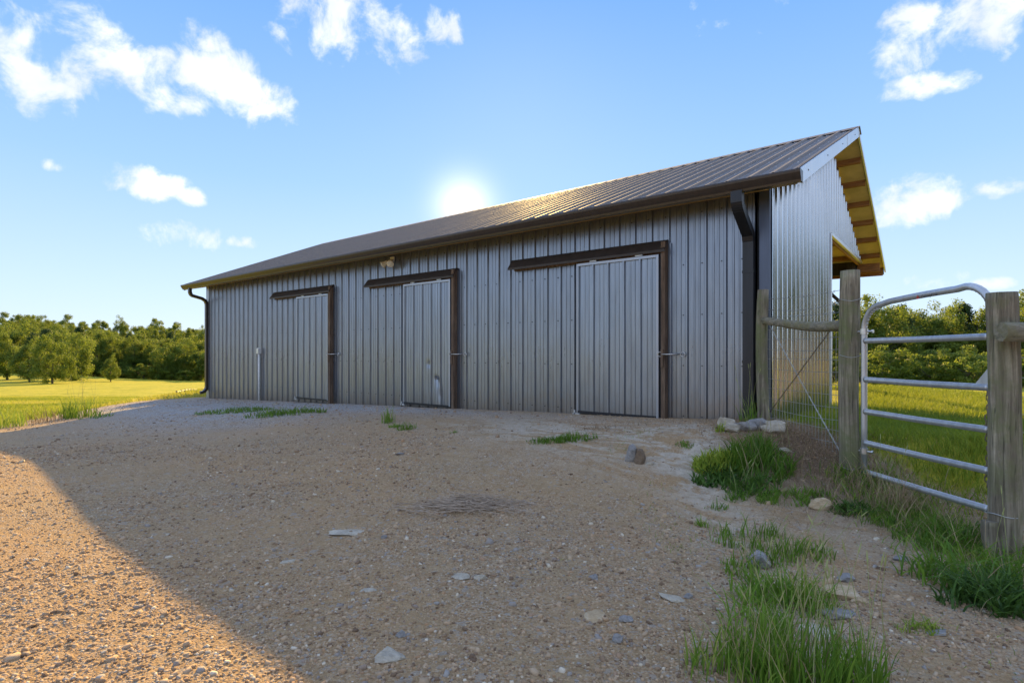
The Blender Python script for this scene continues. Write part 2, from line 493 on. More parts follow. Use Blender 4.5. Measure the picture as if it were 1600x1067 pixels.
# ------------------------------------------------------------------ terrain
def sst(x, a, b):
    t = np.clip((x - a) / (b - a), 0, 1)
    return t * t * (3 - 2 * t)

def vnoise(x, y, seed=0):
    """cheap smooth value noise, vectorised"""
    xi, yi = np.floor(x).astype(np.int64), np.floor(y).astype(np.int64)
    xf, yf = x - xi, y - yi
    def h(i, j):
        n = (i * 374761393 + j * 668265263 + seed * 982451653) & 0x7fffffff
        n = ((n ^ (n >> 13)) * 1274126177) & 0x7fffffff
        return ((n ^ (n >> 16)) & 0xffff) / 65535.0
    u, v = xf * xf * (3 - 2 * xf), yf * yf * (3 - 2 * yf)
    return (h(xi, yi) * (1 - u) + h(xi + 1, yi) * u) * (1 - v) + (h(xi, yi + 1) * (1 - u) + h(xi + 1, yi + 1) * u) * v

def fbm(x, y, seed=0, o=3):
    s, a = 0, .5
    for k in range(o):
        s = s + a * (vnoise(x, y, seed + k) - .5); x, y, a = x * 2.03 + 11, y * 2.03 + 5, a * .5
    return s

def Hrel(a, b):
    """ground height relative to the camera at camera-aligned (a, b)"""
    a = np.asarray(a, float); b = np.asarray(b, float)
    X = CE * a - SE * b; Y = SE * a + CE * b
    base = -1.2 - .012 * np.clip(-a, 0, 10)
    w = -.75 - .031 * np.clip(-1.7 - X, 0, 16)
    rt = sst(X, -4.5, 0.0)
    y0 = 1.5 + 2.8 * rt
    t = sst(Y, y0, 6.4 - .05 * rt) ** (1 + .7 * rt)
    pad = base + (w - base) * t
    # right pasture
    r = np.hypot(a, b)
    fr = np.interp(r, [0, 8, 14, 30, 82, 140, 900], [-1.12, -.98, -1.0, -1.75, -4.1, -4.5, -6])
    gx = sst(X, -1.6, 2.5)
    inside = sst(Y, 5.4, 6.6)
    hgt = pad + (fr - pad) * np.maximum(gx * sst(Y, 6.0, 9.0), sst(Y, 14.0, 20.0))
    hgt = np.where(X > -1.7, hgt, np.where(Y > 6.5, w + (fr - w) * sst(Y, 14, 22), hgt))
    # the lawn beside the gable keeps the yard level
    lawn = sst(a, 2.7, 4.0) * sst(b, 2.0, 5.0)
    hgt = hgt + ((-.86 - .02 * np.clip(a - 3.5, 0, 6) - .0 * b) - hgt) * lawn * (1 - sst(r, 9, 16)) * sst(b, 4.2, 7.5) * .8
    hgt = hgt + .19 * np.exp(-(((a + 5.6) / 2.9) ** 2 + ((b - 5.4) / 2.6) ** 2))
    # left pasture below the edge of the fill
    u = a / np.maximum(b, 1) * 871
    ul = sst(u, -800, -480)
    lf = np.interp(b, [-200, 5, 9, 16, 30, 60, 100, 130], [-3, -1.7, -1.75, -2.1, -2.75, -4.6, -5.7, -6.3])
    far = -5.4 - 2.2 * ul
    lf = lf + (far + 6.3) * sst(b, 90, 165)
    lf = lf + .35 * fbm(a * .04 + 3, b * .04, 61, 2) * sst(b, 22, 60)
    lf = lf + sst(b, 168, 290) * (14.0 - 2.6 * ul)
    el = (-8.7 - .15 * np.clip(b - 10, 0, 10)) - a
    wl_ = sst(el, 0, 5)
    left = np.where(a < -4, 1.0, 0.0) * sst(-u, 380, 480) * (b > 0) + (b <= 0) * (a < -4)
    hgt = hgt + (lf - hgt) * wl_ * left
    beh = sst(-X, 16.2, 21) * (Y > 2) * (1 - left)
    hgt = hgt + (lf - hgt) * beh * .999
    # unevenness
    amp = .035 * sst(r, 0, 4) + .10 * sst(r, 20, 60)
    hgt = hgt + amp * fbm(a * .9, b * .9, 3, 4) * (1 - .7 * np.exp(-((Y - 6.5) / .8) ** 2) * (X < -1.5))
    hgt = hgt + .018 * fbm(a * 6, b * 6, 9, 2) * (r < 25)
    # bank of spoil by the barn corner and a wheel rut down the right of the yard
    hgt = hgt + .09 * np.exp(-(((a - 2.0) / .7) ** 2 + ((b - 5.6) / .55) ** 2))
    hgt = hgt - .03 * np.exp(-((a - (1.05 + .12 * b)) / .22) ** 2) * sst(b, 1, 2) * (1 - sst(b, 4.5, 6))
    return hgt

def gz(a, b): return float(Hrel(a, b)) + HZ
def at(x, y, lift=0.0):
    """the ground point seen at photo pixel (x, y); returns a, b, world vector"""
    bs = np.concatenate([np.linspace(1.2, 12, 1500), np.linspace(12, 160, 3000)])
    aa = (x - 800) / 871 * bs
    z = -(y - 553) / 871 * bs
    hit = np.nonzero(z < Hrel(aa, bs))[0]
    i = hit[0] if len(hit) else len(bs) - 1
    a, b = float(aa[i]), float(bs[i])
    X, Y = c2w(a, b)
    return a, b, Vector((X, Y, gz(a, b) + lift))
def wpos(a, b, lift=0.0):
    X, Y = c2w(a, b)
    return Vector((X, Y, gz(a, b) + lift))

def grassy(a, b):
    X = CE * a - SE * b; Y = SE * a + CE * b
    n = fbm(a * 1.1, b * 1.1, 21, 3)
    right = sst(a + n * .5, 2.95, 3.5) * sst(b, 3.6, 4.6)
    gab = sst(X, -1.5, -.9) * sst(Y, 6.9, 7.8)
    right = np.maximum(right, gab * sst(a, 3.0, 3.6))
    left = sst(-a + n * .7 - .15 * np.clip(b - 10, 0, 10), 9.0, 10.2) * sst(b, -50, 4)
    back = sst(Y, 14.6, 15.5)
    lf = sst(-X, 16.2, 17.2) * sst(Y, 4.5, 6.5)
    return np.clip(np.maximum.reduce([right, left, back, lf]), 0, 1)

def build_terrain():
    th = np.concatenate([np.linspace(-180, -52, 60, endpoint=False), np.linspace(-52, 52, 620, endpoint=False), np.linspace(52, 180, 60, endpoint=False)])
    th = np.radians(th)
    r = np.concatenate([[.25], np.geomspace(.6, 900, 250)])
    A = np.outer(r, np.sin(th)); B = np.outer(r, np.cos(th))
    Hh = Hrel(A, B)
    X = CE * A - SE * B; Y = SE * A + CE * B
    nr, nt_ = A.shape
    V = np.stack([X, Y, Hh + HZ], -1).reshape(-1, 3)
    g = grassy(A, B)
    dry = np.exp(-(((A - 2.65) / .55) ** 2 + ((B - 5.1) / .9) ** 2)) * .95
    dry = np.maximum(dry, .55 * np.exp(-(((A - 3.1) / .35) ** 2 + ((B - 4.0) / .7) ** 2)))
    blue = np.clip(np.exp(-(((X + 12.3) / 4.6) ** 4 + ((Y - 5.0) / 1.9) ** 2)) + .8 * np.exp(-(((X + 7.5) / 3.5) ** 2 + ((Y - 6.1) / .5) ** 2)), 0, 1)
    pale = np.clip(np.exp(-(((X + 3.0) / 2.2) ** 2 + ((Y - 5.3) / .75) ** 2)) + .6 * np.exp(-((A - (1.0 + .12 * B)) / .3) ** 2) * (B < 6) + .25 * sst(A, 1.7, 2.1) * (B < 4.2), 0, 1)
    vals = {k: v.reshape(-1) for k, v in dict(grassy=g, blue=blue, dry=dry * (1 - g * .6), pale=pale).items()}
    idx = np.arange(nr * nt_).reshape(nr, nt_)
    q = np.stack([idx[:-1, :], idx[1:, :], np.roll(idx, -1, 1)[1:, :], np.roll(idx, -1, 1)[:-1, :]], -1).reshape(-1, 4)
    gq = vals['grassy'][q].mean(1)
    for name, sel in (('gravel_yard', gq <= .5), ('pasture_ground', gq > .5)):
        F = q[sel]
        used, inv = np.unique(F, return_inverse=True)
        at_ = {k: v[used] for k, v in vals.items()}
        o = np_mesh(name, V[used], [inv.reshape(F.shape)], M['ground'], attr=at_, smooth=True)
        tag(o, kind='structure')
    # centre disc under the camera
    ring = V[idx[0]]
    return
build_terrain()

# ------------------------------------------------------------------ the barn
RH = 1.83 + HZ            # roof height at the eave edge
YF, YR, YB = 6.58, 10.24, 13.90      # front wall, ridge, back wall line
OV = .42
XL, XR = -15.60, -1.637              # left and right gable walls
RXL, RXR = -16.10, -1.25             # roof ends
YE0, YE1 = YF - OV, YB + OV
SL = (3.53 - 1.83) / (YR - YE0)      # pitch
def roof_z(y): return RH + SL * (min(y, 2 * YR - y) - YE0)

barn = empty('barn', ((XL + XR) / 2, YR, HZ - .9))
tag(barn, 'long grey ribbed metal horse barn with three sliding doors and brown gutter', 'barn')
BO = Vector(barn.location)
def bpart(o):
    """parent a world-space part to the barn, keeping its place"""
    o.parent = barn
    o.location = Vector(o.location) - BO
    return o

PITCH = .2286
def rib_profile(n_ribs, pitch=PITCH, h=.023):
    """(position, height) along n ribs of farm panel: one high rib and two low ones each pitch"""
    pts = []
    for k in range(n_ribs):
        x0 = k * pitch
        pts += [(x0, h), (x0 + .010, h), (x0 + .024, 0), (x0 + .078, 0), (x0 + .084, .0065), (x0 + .096, .0065), (x0 + .102, 0),
                (x0 + .140, 0), (x0 + .146, .0065), (x0 + .158, .0065), (x0 + .164, 0), (x0 + pitch - .024, 0), (x0 + pitch - .010, h)]
    pts.append((n_ribs * pitch, h))
    return pts

def sheet(name, prof, mapf, rows, mat, thick=.0012, closed=True):
    """prof [(s, h)], rows of t values per column (callable) -> ribbed sheet with thickness"""
    V, F = [], []
    nrow = None
    for s, h in prof:
        ts = rows(s)
        nrow = len(ts)
        for t in ts: V.append(mapf(s, t, h))
    nc = len(prof)
    for i in range(nc - 1):
        for j in range(nrow - 1):
            F.append((i * nrow + j, (i + 1) * nrow + j, (i + 1) * nrow + j + 1, i * nrow + j + 1))
    return V, F

def ribbed(name, prof, mapf, rows, mat, child_of_barn=True, thick=.001):
    V, F = sheet(name, prof, mapf, rows, mat)
    o = mesh_obj(name, V, F, mat)
    sm = o.modifiers.new('solid', 'SOLIDIFY'); sm.thickness = thick; sm.offset = 0
    if child_of_barn: bpart(o)
    return o

# front wall sheets: 4 ribs each, the same mesh repeated
WB, WT = HZ - 1.45, RH + .10
PH = -2.11
prof4 = rib_profile(4)
zs = list(np.linspace(WB, WT, 9))
x_right = PH + PITCH * 1
first = None
n_sheets = int(math.ceil((x_right - XL) / (4 * PITCH)))
for i in range(n_sheets):
    x1 = x_right - i * 4 * PITCH
    x0 = x1 - 4 * PITCH
    if x0 < XL - .001:
        nr = max(1, int(round((x1 - XL) / PITCH)))
        pr = rib_profile(nr)
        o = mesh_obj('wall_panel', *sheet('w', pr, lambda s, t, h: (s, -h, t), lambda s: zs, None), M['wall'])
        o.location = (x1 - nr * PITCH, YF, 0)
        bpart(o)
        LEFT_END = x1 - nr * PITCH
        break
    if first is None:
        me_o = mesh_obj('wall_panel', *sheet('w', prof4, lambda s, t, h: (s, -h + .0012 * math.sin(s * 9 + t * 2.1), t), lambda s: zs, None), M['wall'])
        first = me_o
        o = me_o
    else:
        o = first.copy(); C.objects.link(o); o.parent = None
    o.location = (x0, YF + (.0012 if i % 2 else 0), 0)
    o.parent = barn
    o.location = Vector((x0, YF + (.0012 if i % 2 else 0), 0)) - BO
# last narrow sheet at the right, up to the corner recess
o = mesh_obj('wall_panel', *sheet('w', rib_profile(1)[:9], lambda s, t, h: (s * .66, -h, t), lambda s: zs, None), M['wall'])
o.location = (x_right, YF, 0); bpart(o)
RE = x_right + .165 * .66

# black strip for the deep shadow in the recess, and corner trim
bpart(MB().box(RE, -1.735, YF + .035, YF + .06, WB, WT).build('corner_shadow_strip', M['black_trim']))
bpart(MB().box(-1.738, XR + .012, YF - .028, YF + .05, WB, WT + .05).build('corner_trim', M['navy_trim'], bevel=.004))
bpart(MB().box(XL - .05, LEFT_END + .03, YF - .03, YF + .09, WB, WT).build('corner_trim', M['door_trim'], bevel=.004))

# gable walls: sheets of four ribs, tops cut to the roof line
HEAD = 1.95 + HZ
def gable(xpl, sgn, name='gable_panel', full=False):
    y = YF + .03
    while y < YB - .01:
        y1 = min(y + 4 * PITCH, YB)
        nr = max(1, int(round((y1 - y) / PITCH)))
        pr = rib_profile(nr)
        sc = (y1 - y) / (nr * PITCH)
        def rows(s, y=y, sc=sc):
            yy = y + s * sc
            zb = WB if (yy < YR + .001 or full) else HEAD
            zt = max(roof_z(yy) - .06, zb + .01)
            return list(np.linspace(zb, zt, 6))
        if y < YR < y1 and not full:
            # cut the sheet at the middle so that the opening starts cleanly
            k = int(round((YR - y) / PITCH))
            for (n0, n1) in ((0, k), (k, nr)):
                if n1 > n0:
                    yy0 = y + n0 * PITCH * sc
                    hd = n0 > 0
                    def rows2(s, yy0=yy0, hd=hd):
                        yy = yy0 + s * sc
                        zb = HEAD if hd else WB
                        return list(np.linspace(zb, max(roof_z(yy) - .06, zb + .01), 6))
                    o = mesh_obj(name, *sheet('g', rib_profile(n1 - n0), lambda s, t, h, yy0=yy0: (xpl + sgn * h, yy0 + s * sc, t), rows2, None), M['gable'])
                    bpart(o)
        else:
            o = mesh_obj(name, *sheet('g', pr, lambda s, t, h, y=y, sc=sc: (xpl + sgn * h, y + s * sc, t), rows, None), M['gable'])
            bpart(o)
        y = y1
gable(XR, 1)
gable(XL, -1, full=True)
# trims round the opening on the right gable
bpart(MB().box(XR - .02, XR + .030, YR - .02, YR + .045, WB, HEAD).build('opening_trim', M['trim'], bevel=.003))
bpart(MB().box(XR - .02, XR + .034, YR + .047, YB + .02, HEAD - .035, HEAD + .02).build('opening_header', M['trim'], bevel=.003))
bpart(MB().box(XR - .06, XR - .023, YR + .047, YB - .02, HEAD - .07, HEAD - .002).build('header_beam', M['purlin']))
# inner partition closing the stalls, and the back row of posts with its beam
o = mesh_obj('partition_wall', [(XL, YR, WB), (XR - .02, YR, WB), (XR - .02, YR, roof_z(YR) - .15), (XL, YR, roof_z(YR) - .15)], [(0, 1, 2, 3)], M['wall'])
bpart(o)
px_ = -1.88
for k in range(5):
    p = MB().box(px_ - .0, px_ + .15, YB - .17, YB - .02, WB, RH + .10).build('back_post', M['dark_wood']); bpart(p)
    px_ -= 3.42
for k in range(4):
    x = -1.88 - 3.42 * k
    bpart(MB().prism([(0, 0, -.05), (.0, .09, -.05), (.0, .09, .05), (0, 0, .05)], [(x - .62, YB - .14, HZ + 1.66), (x, YB - .14, HZ + .98)]).build('knee_brace', M['dark_wood']))
bpart(MB().box(XL, XR - .065, YB - .019, YB + .02, HZ + 1.70, HZ + 1.97).build('back_beam', M['dark_wood']))

# roof sheets: front and back slope, ribs running down the slope
nroof = 16
wroof = (RXR - RXL) / nroof
pr = [(s * wroof / (4 * PITCH), h) for s, h in rib_profile(4, h=.030)]
for side in (0, 1):
    first = None
    for i in range(nroof):
        x0 = RXL + i * wroof
        if first is None:
            def mp(s, t, h, side=side):
                y = YE0 - .045 + (YR - YE0 + .045) * t
                z = RH + SL * (y - YE0) + .012
                nx = h
                yy = y if side == 0 else 2 * YR - y
                return (s, yy + (-SL if side == 0 else SL) * nx * .9, z + nx * .92)
            first = mesh_obj('roof_panel', *sheet('r', pr, mp, lambda s: [0, .2, .4, .6, .8, 1.0], None), M['roof'])
            o = first
        else:
            o = first.copy(); C.objects.link(o)
        o.parent = barn
        o.location = Vector((x0, 0, .0010 if i % 2 else 0)) - BO
# backing under the sheets (tan side), split by bays so each bay is one board
nb = 8
ys_p = [YE0 + .05 + k * (YR - YE0 - .10) / 7.0 for k in range(8)]
for side in (0, 1):
    for k in range(7):
        ya, yb_ = ys_p[k], ys_p[k + 1]
        za, zb_ = RH + SL * (ya - YE0) - .012, RH + SL * (yb_ - YE0) - .012
        f = (lambda y: y) if side == 0 else (lambda y: 2 * YR - y)
        v = [(RXL + .02, f(ya), za), (RXR - .02, f(ya), za), (RXR - .02, f(yb_), zb_), (RXL + .02, f(yb_), zb_)]
        v += [(a_, b_, c_ + .010) for a_, b_, c_ in v]
        o = mesh_obj('roof_decking', v, [(0, 1, 2, 3), (7, 6, 5, 4), (0, 4, 5, 1), (1, 5, 6, 2), (2, 6, 7, 3), (3, 7, 4, 0)], M['sheet_back'])
        bpart(o)
    for k in range(8):
        yp = ys_p[k] if side == 0 else 2 * YR - ys_p[k]
        z = RH + SL * (ys_p[k] - YE0) - .014
        sg = 1 if side == 0 else -1
        prf = [(0, -.019, -.019 * SL * sg - .085), (0, .019, .019 * SL * sg - .085), (0, .019, .019 * SL * sg), (0, -.019, -.019 * SL * sg)]
        bpart(MB().prism(prf, [(RXL + .03, yp, z), (RXR - .03, yp, z)]).build('purlin', M['purlin']))
# eave boards, soffit in front
bpart(MB().box(RXL + .03, RXR - .03, YE1 - .035, YE1 + .0, RH - .15, RH - .02).build('fascia_board', M['purlin']))
bpart(MB().box(RXL + .03, RXR - .03, YE0 + .002, YE0 + .035, RH - .116, RH - .018).build('fascia_board', M['soffit']))
sof = MB()
sof.v += [(RXL + .03, YE0 + .037, RH - .113), (XR + .0, YE0 + .037, RH - .113), (XR + .0, YF + .01, RH - .02), (RXL + .03, YF + .01, RH - .02),
          (RXL + .03, YE0 + .037, RH - .101), (XR + .0, YE0 + .037, RH - .101), (XR + .0, YF + .01, RH - .008), (RXL + .03, YF + .01, RH - .008)]
sof.f += [(0, 3, 2, 1), (4, 5, 6, 7), (0, 1, 5, 4), (1, 2, 6, 5), (2, 3, 7, 6), (3, 0, 4, 7)]
bpart(sof.build('soffit', M['soffit']))
# beam under the back overhang at the gable (sits outside the post)
bpart(MB().box(XR - .08, RXR - .05, YB + .01, YB + .05, RH - .10, RH + .08).build('lookout_beam', M['purlin']))
# ridge cap
cap = MB()
cp = [(0, -.17, -.17 * SL + .036), (0, 0, .048), (0, .17, -.17 * SL + .036), (0, .17, -.17 * SL + .030), (0, 0, .040), (0, -.17, -.17 * SL + .030)]
cap.prism(cp, [(RXL - .03, YR, RH + SL * (YR - YE0)), (RXR + .035, YR, RH + SL * (YR - YE0))])
bpart(cap.build('ridge_cap', M['roof']))
# rake trims at both ends and both slopes
for xr_, sg in ((RXR, 1), (RXL, -1)):
    for side in (0, 1):
        f = (lambda y: y) if side == 0 else (lambda y: 2 * YR - y)
        m_ = MB()
        y0_, y1_ = YE0 - .05, YR
        z0_ = RH + SL * (y0_ - YE0); z1_ = RH + SL * (y1_ - YE0)
        pts = []
        hh = .125 if side == 0 else .055
        for (xa, dz) in ((xr_ - .015 * sg, .034), (xr_ + .018 * sg, .034), (xr_ + .018 * sg, -hh), (xr_ - .006 * sg, -hh)):
            pts.append((xa, dz))
        n0 = len(m_.v)
        for (yy, zz) in ((y0_, z0_), (y1_, z1_)):
            for xa, dz in pts: m_.v.append((xa, f(yy), zz + dz))
        m_.f += [(0, 1, 2, 3), (7, 6, 5, 4)] + [(i, 4 + i, 4 + (i + 1) % 4, (i + 1) % 4) for i in range(4)]
        bpart(m_.build('rake_trim', M['trim']))
        # seam where two lengths lap
        if side == 0 and sg > 0:
            t = .72; yy = y0_ + (y1_ - y0_) * t; zz = z0_ + (z1_ - z0_) * t
            mm = MB().prism([(0, 0, -hh), (0, 0, .036), (.0025, 0, .036), (.0025, 0, -hh)], [(xr_ + .0185, yy, zz), (xr_ + .0185, yy + .30, zz + .30 * SL)])
            bpart(mm.build('rake_lap', M['trim']))

# gutter (K profile, open on top)
def gutter(y_face, name):
    z1 = RH - .004
    out_ = [(0, .0), (-.010, .0), (-.015, -.016), (-.012, -.035), (.010, -.072), (.030, -.098), (.035, -.118), (.115, -.118), (.115, -.002)]
    inn = [(.111, -.002), (.111, -.113), (.038, -.113), (.034, -.096), (.014, -.07), (-.007, -.035), (-.009, -.018), (-.006, -.006), (0, -.006)]
    prof = [(0, d, z) for d, z in out_ + inn]
    m_ = MB()
    m_.prism(prof, [(RXL - .02, y_face - .115, z1), (RXR + .03, y_face - .115, z1)])
    # end caps
    for x in (RXL - .022, RXR + .030):
        m_.prism([(0, d, z) for d, z in out_], [(x, y_face - .115, z1), (x + .003, y_face - .115, z1)])
    return m_.build(name, M['dark_trim'])
bpart(gutter(YE0, 'gutter'))
gb = MB().prism([(0, 0, 0), (0, .115, 0), (0, .10, -.115), (0, .03, -.115)], [(RXL - .02, YE1 + .002, RH - .004), (RXR - .02, YE1 + .002, RH - .004)])
bpart(gb.build('gutter', M['dark_trim']))

# downspouts: rectangular corrugated pipe with offset elbows
def spout(x, wd, dp, pts, mat, elbow=True):
    """pts: (y, z) centre line; box section wd (x) by dp"""
    V, F = [], []
    n = len(pts)
    for i, (y, z) in enumerate(pts):
        p0, p1 = pts[max(0, i - 1)], pts[min(n - 1, i + 1)]
        t = Vector((0, p1[0] - p0[0], p1[1] - p0[1])).normalized()
        nn = Vector((0, t.z, -t.y))
        hw, hd = wd / 2, dp / 2
        pr_ = []
        for sx_, sn in ((-1, -1), (-.6, -1), (-.5, -.93), (-.2, -.93), (-.1, -1), (.1, -1), (.2, -.93), (.5, -.93), (.6, -1), (1, -1), (1, 1), (-1, 1)):
            pr_.append((x + sx_ * hw, y + nn.y * sn * hd, z + nn.z * sn * hd))
        V += pr_
    k = 12
    for i in range(n - 1):
        for j in range(k):
            F.append((i * k + j, i * k + (j + 1) % k, (i + 1) * k + (j + 1) % k, (i + 1) * k + j))
    F.append(tuple(range(k))); F.append(tuple((n - 1) * k + j for j in range(k))[::-1])
    return mesh_obj('downspout', V, F, mat)
def arcpts(p, q, r, seg=6):
    return p
yg = YE0 - .06
z0 = RH - .11
cl = [(yg, z0), (yg, z0 - .10)]
for k in range(9):                                     # crimped elbow
    a_ = k / 8
    cl.append((yg + .03 * a_ + .03 * a_ * a_, z0 - .11 - .07 * a_ + (.004 if k % 2 else 0)))
cl += [(YF - .10, z0 - .38)]
for k in range(7):
    a_ = k / 6
    cl.append((YF - .095 + .03 * a_, z0 - .40 - .07 * a_ + (.004 if k % 2 else 0)))
cl += [(YF - .062, z0 - .55), (YF - .062, HZ - .78)]
bpart(spout(-1.835, .115, .085, cl, M['black_trim']))
for z in (HZ + .9, HZ - .1):
    bpart(MB().box(-1.835 - .062, -1.835 + .062, YF - .108, YF - .015, z, z + .03).build('downspout_strap', M['black_trim']))
cl2 = [(yg, z0), (yg, z0 - .10), (yg + .02, z0 - .16), (yg + .05, z0 - .19), (YF - .18, z0 - .25), (YF - .1, z0 - .30), (YF - .065, z0 - .38), (YF - .062, z0 - .5), (YF - .062, HZ - .86), (YF - .07, HZ - .93), (YF - .13, HZ - 1.0), (YF - .22, HZ - 1.03)]
bpart(spout(XL - .10, .09, .07, cl2, M['dark_trim']))

# screws: rows of small heads beside each rib (joined, too small to pick)
sc_ = MB()
for z in np.arange(HZ - .75, HZ + 1.75, .61):
    x = x_right - .045
    while x > XL + .1:
        if random.random() < .9:
            sc_.box(x - .006, x + .006, YF - .010, YF - .001, z - .006, z + .006)
        x -= PITCH
o = sc_.build('screws', M['black_trim']); tag(o, kind='stuff'); bpart(o)
sc_ = MB()
for y in np.arange(YE0 + .1, YR, .62):
    x = RXL + .06
    while x < RXR:
        z = RH + SL * (y - YE0) + .014
        sc_.box(x - .004, x + .004, y - .004, y + .004, z, z + .008)
        x += PITCH
o = sc_.build('roof_screws', M['trim']); tag(o, kind='stuff'); bpart(o)
for t in (.08, .35, .62, .9):
    y = YE0 + (YR - YE0) * t
    bpart(MB().box(RXR + .018, RXR + .023, y - .007, y + .007, RH + SL * (y - YE0) - .05, RH + SL * (y - YE0) - .036).build('trim_screw', M['black_trim']))

# sliding doors
DOORS = [(-11.18, -9.99, -.945, -12.26, 'sliding stall door nearest the far left corner of the barn'),
         (-7.665, -6.496, -.865, -8.77, 'middle sliding stall door with a bright dent near its foot'),
         (-4.07, -2.887, -.79, -5.26, 'sliding stall door nearest the fence, clean and undented')]
for di, (xa, xb, zb, hx, lab) in enumerate(DOORS):
    YD = 6.50
    zt, zb = HZ + 1.225, HZ + zb
    wdt = xb - xa
    pr = rib_profile(5)
    sc5 = (wdt - .05) / (5 * PITCH)
    nrow = 24 if di != 1 else 90
    if di == 1:
        fine = []
        for (s0, h0), (s1, h1) in zip(pr[:-1], pr[1:]):
            kk = max(1, int((s1 - s0) / .008))
            fine += [(s0 + (s1 - s0) * q / kk, h0 + (h1 - h0) * q / kk) for q in range(kk)]
        pr = fine + [pr[-1]]
    def mp(s, t, h, di=di):
        x = xa + .025 + s * sc5
        y = YD - h
        if di == 1:
            dx, dz = (x - (xa + .84)), (t - (HZ - .40))
            dd = dx + .25 * dz
            y += .030 * math.exp(-((dd / .055) ** 2)) * (1 / (1 + math.exp(dz * 70))) * math.exp(dz * 2.6) * (1 + .5 * noise.noise(Vector((x * 18, t * 7, 0))))
            y += .010 * math.exp(-(((x - xa - .64) / .05) ** 2 + ((t - HZ + .17) / .05) ** 2))
        y += .002 * math.sin(x * 5 + t * 3 + di)
        return (x, y, t)
    V, F = sheet('d', pr, mp, lambda s: list(np.linspace(zb + .02, zt - .02, nrow)), None)
    door = mesh_obj('sliding_door', V, F, M['door'])
    door['label'] = lab
    bpart(door)
    fr = MB()
    fr.box(xa, xa + .022, YD - .024, YD + .02, zb, zt).box(xb - .032, xb, YD - .026, YD + .02, zb, zt)
    fr.box(xa + .0225, xb - .0325, YD - .026, YD + .02, zt - .035, zt)
    o = fr.build('door_frame', M['door_trim'], bevel=.002); o.parent = door; o.location = (0, 0, 0)
    o = MB().box(xa + .0225, xb - .0325, YD - .028, YD + .022, zb - .012, zb + .022).build('bottom_rail', M['black_trim']); o.parent = door
    # small roller bracket at the left foot
    o = MB().box(xa - .05, xa + .06, YD - .05, YD + .03, zb - .035, zb - .013).box(xa - .03, xa - .01, YD - .05, YD - .03, zb - .035, zb + .03).build('guide_bracket', M['galv']); o.parent = door
    # jamb post on the right with its dark reveal
    bpart(MB().box(xb + .034, xb + .088, YD - .035, YF - .001, HZ - 1.3, HZ + 1.375).build('door_jamb', M['jamb'], bevel=.005))
    bpart(MB().box(xb + .003, xb + .028, YD + .01, YF - .001, HZ - 1.3, HZ + 1.25).build('door_reveal', M['black_trim']))
    bpart(MB().box(xb + .090, xb + .128, YF - .030, YF - .001, HZ - 1.3, HZ + 1.36).build('jamb_flashing', M['wall']))
    # hood: board, sloping cover with lip, roller track below
    hd = MB().prism([(0, -.003, .155), (0, -.035, .155), (0, -.135, .025), (0, -.135, -.005), (0, -.128, -.005), (0, -.126, .018), (0, -.03, .140), (0, -.003, .140)],
                    [(hx + .03, YF, HZ + 1.25), (xb + .092, YF, HZ + 1.25)])
    ho = hd.build('door_hood', M['hood'])
    bpart(ho)
    cap_ = MB().prism([(0, -.003, .155), (0, -.035, .155), (0, -.135, .025), (0, -.135, -.005), (0, -.003, .02)], [(hx + .005, YF, HZ + 1.25), (hx + .029, YF, HZ + 1.25)])
    o = cap_.build('hood_end', M['hood']); o.parent = ho; o.location = -Vector((0, 0, 0))
    bpart(MB().box(hx + .06, xb + .028, YF - .045, YF - .004, HZ + 1.235, HZ + 1.385).build('track_board', M['jamb']))
    tr_ = bpart(MB().box(hx + .08, xb + .025, YD - .008, YD + .026, HZ + 1.262, HZ + 1.30).build('roller_track', M['galv']))
    for fx in (.22, .78):
        x = xa + wdt * fx
        o = MB().box(x - .05, x + .05, YD - .034, YD - .009, zt + .004, zt + .020).box(x - .012, x + .012, YD - .034, YD - .010, zt + .0205, zt + .06).build('roller_hanger', M['galv']); o.parent = door
    # latch: hook rod from the jamb to an eye on the wall
    zl = HZ - .004
    xl = xb + .05
    lt = MB()
    lt.tube([(xl, YD - .052, zl), (xl + .13, YD - .045, zl), (xl + .20, YF - .05, zl + .004)], .008, 8)
    for cx_, cy_ in ((xl + .235, YF - .047), (xl - .02, YD - .050)):
        ring = [(cx_ + .028 * math.cos(k * math.pi / 6), cy_, zl + .028 * math.sin(k * math.pi / 6)) for k in range(13)]
        lt.tube(ring, .006, 6, caps=False)
    lt.tube([(xl + .235, YF - .045, zl), (xl + .235, YF - .001, zl)], .007, 6)
    o = lt.build('latch_rod', M['steel'], smooth=True); o.parent = door
    o = MB().box(xb + .040, xb + .070, YD - .056, YD - .0365, zl - .16, zl + .06).build('latch_plate', M['jamb']); o.parent = door

# ------------------------------------------------------------------ things on the barn
lt = empty('floodlight', (-8.04, YF - .02, HZ + 1.72))
tag(lt, 'twin-head cream floodlight under the eave above the left of the middle door', 'floodlight')
MB().box(-.055, .055, -.03, 0, -.045, .045).build('mounting_plate', M['plastic'], lt, bevel=.008)
for s in (-1, 1):
    m_ = MB()
    b0 = Vector((s * .02, -.04, -.01)); dr = Vector((s * .55, -.70, -.62)).normalized()
    pts = [b0, b0 + dr * .05, b0 + dr * .07, b0 + dr * .12, b0 + dr * .17, b0 + dr * .185]
    m_.tube(pts, [.012, .014, .034, .042, .062, .064], 16)
    h_ = m_.build('lamp_head', M['lamp'], lt, smooth=False)
    q = b0 + dr * .186
    MB().tube([q, q + dr * .006, q + dr * .012], [.056, .050, .02], 16).build('lens', M['lens'], h_)

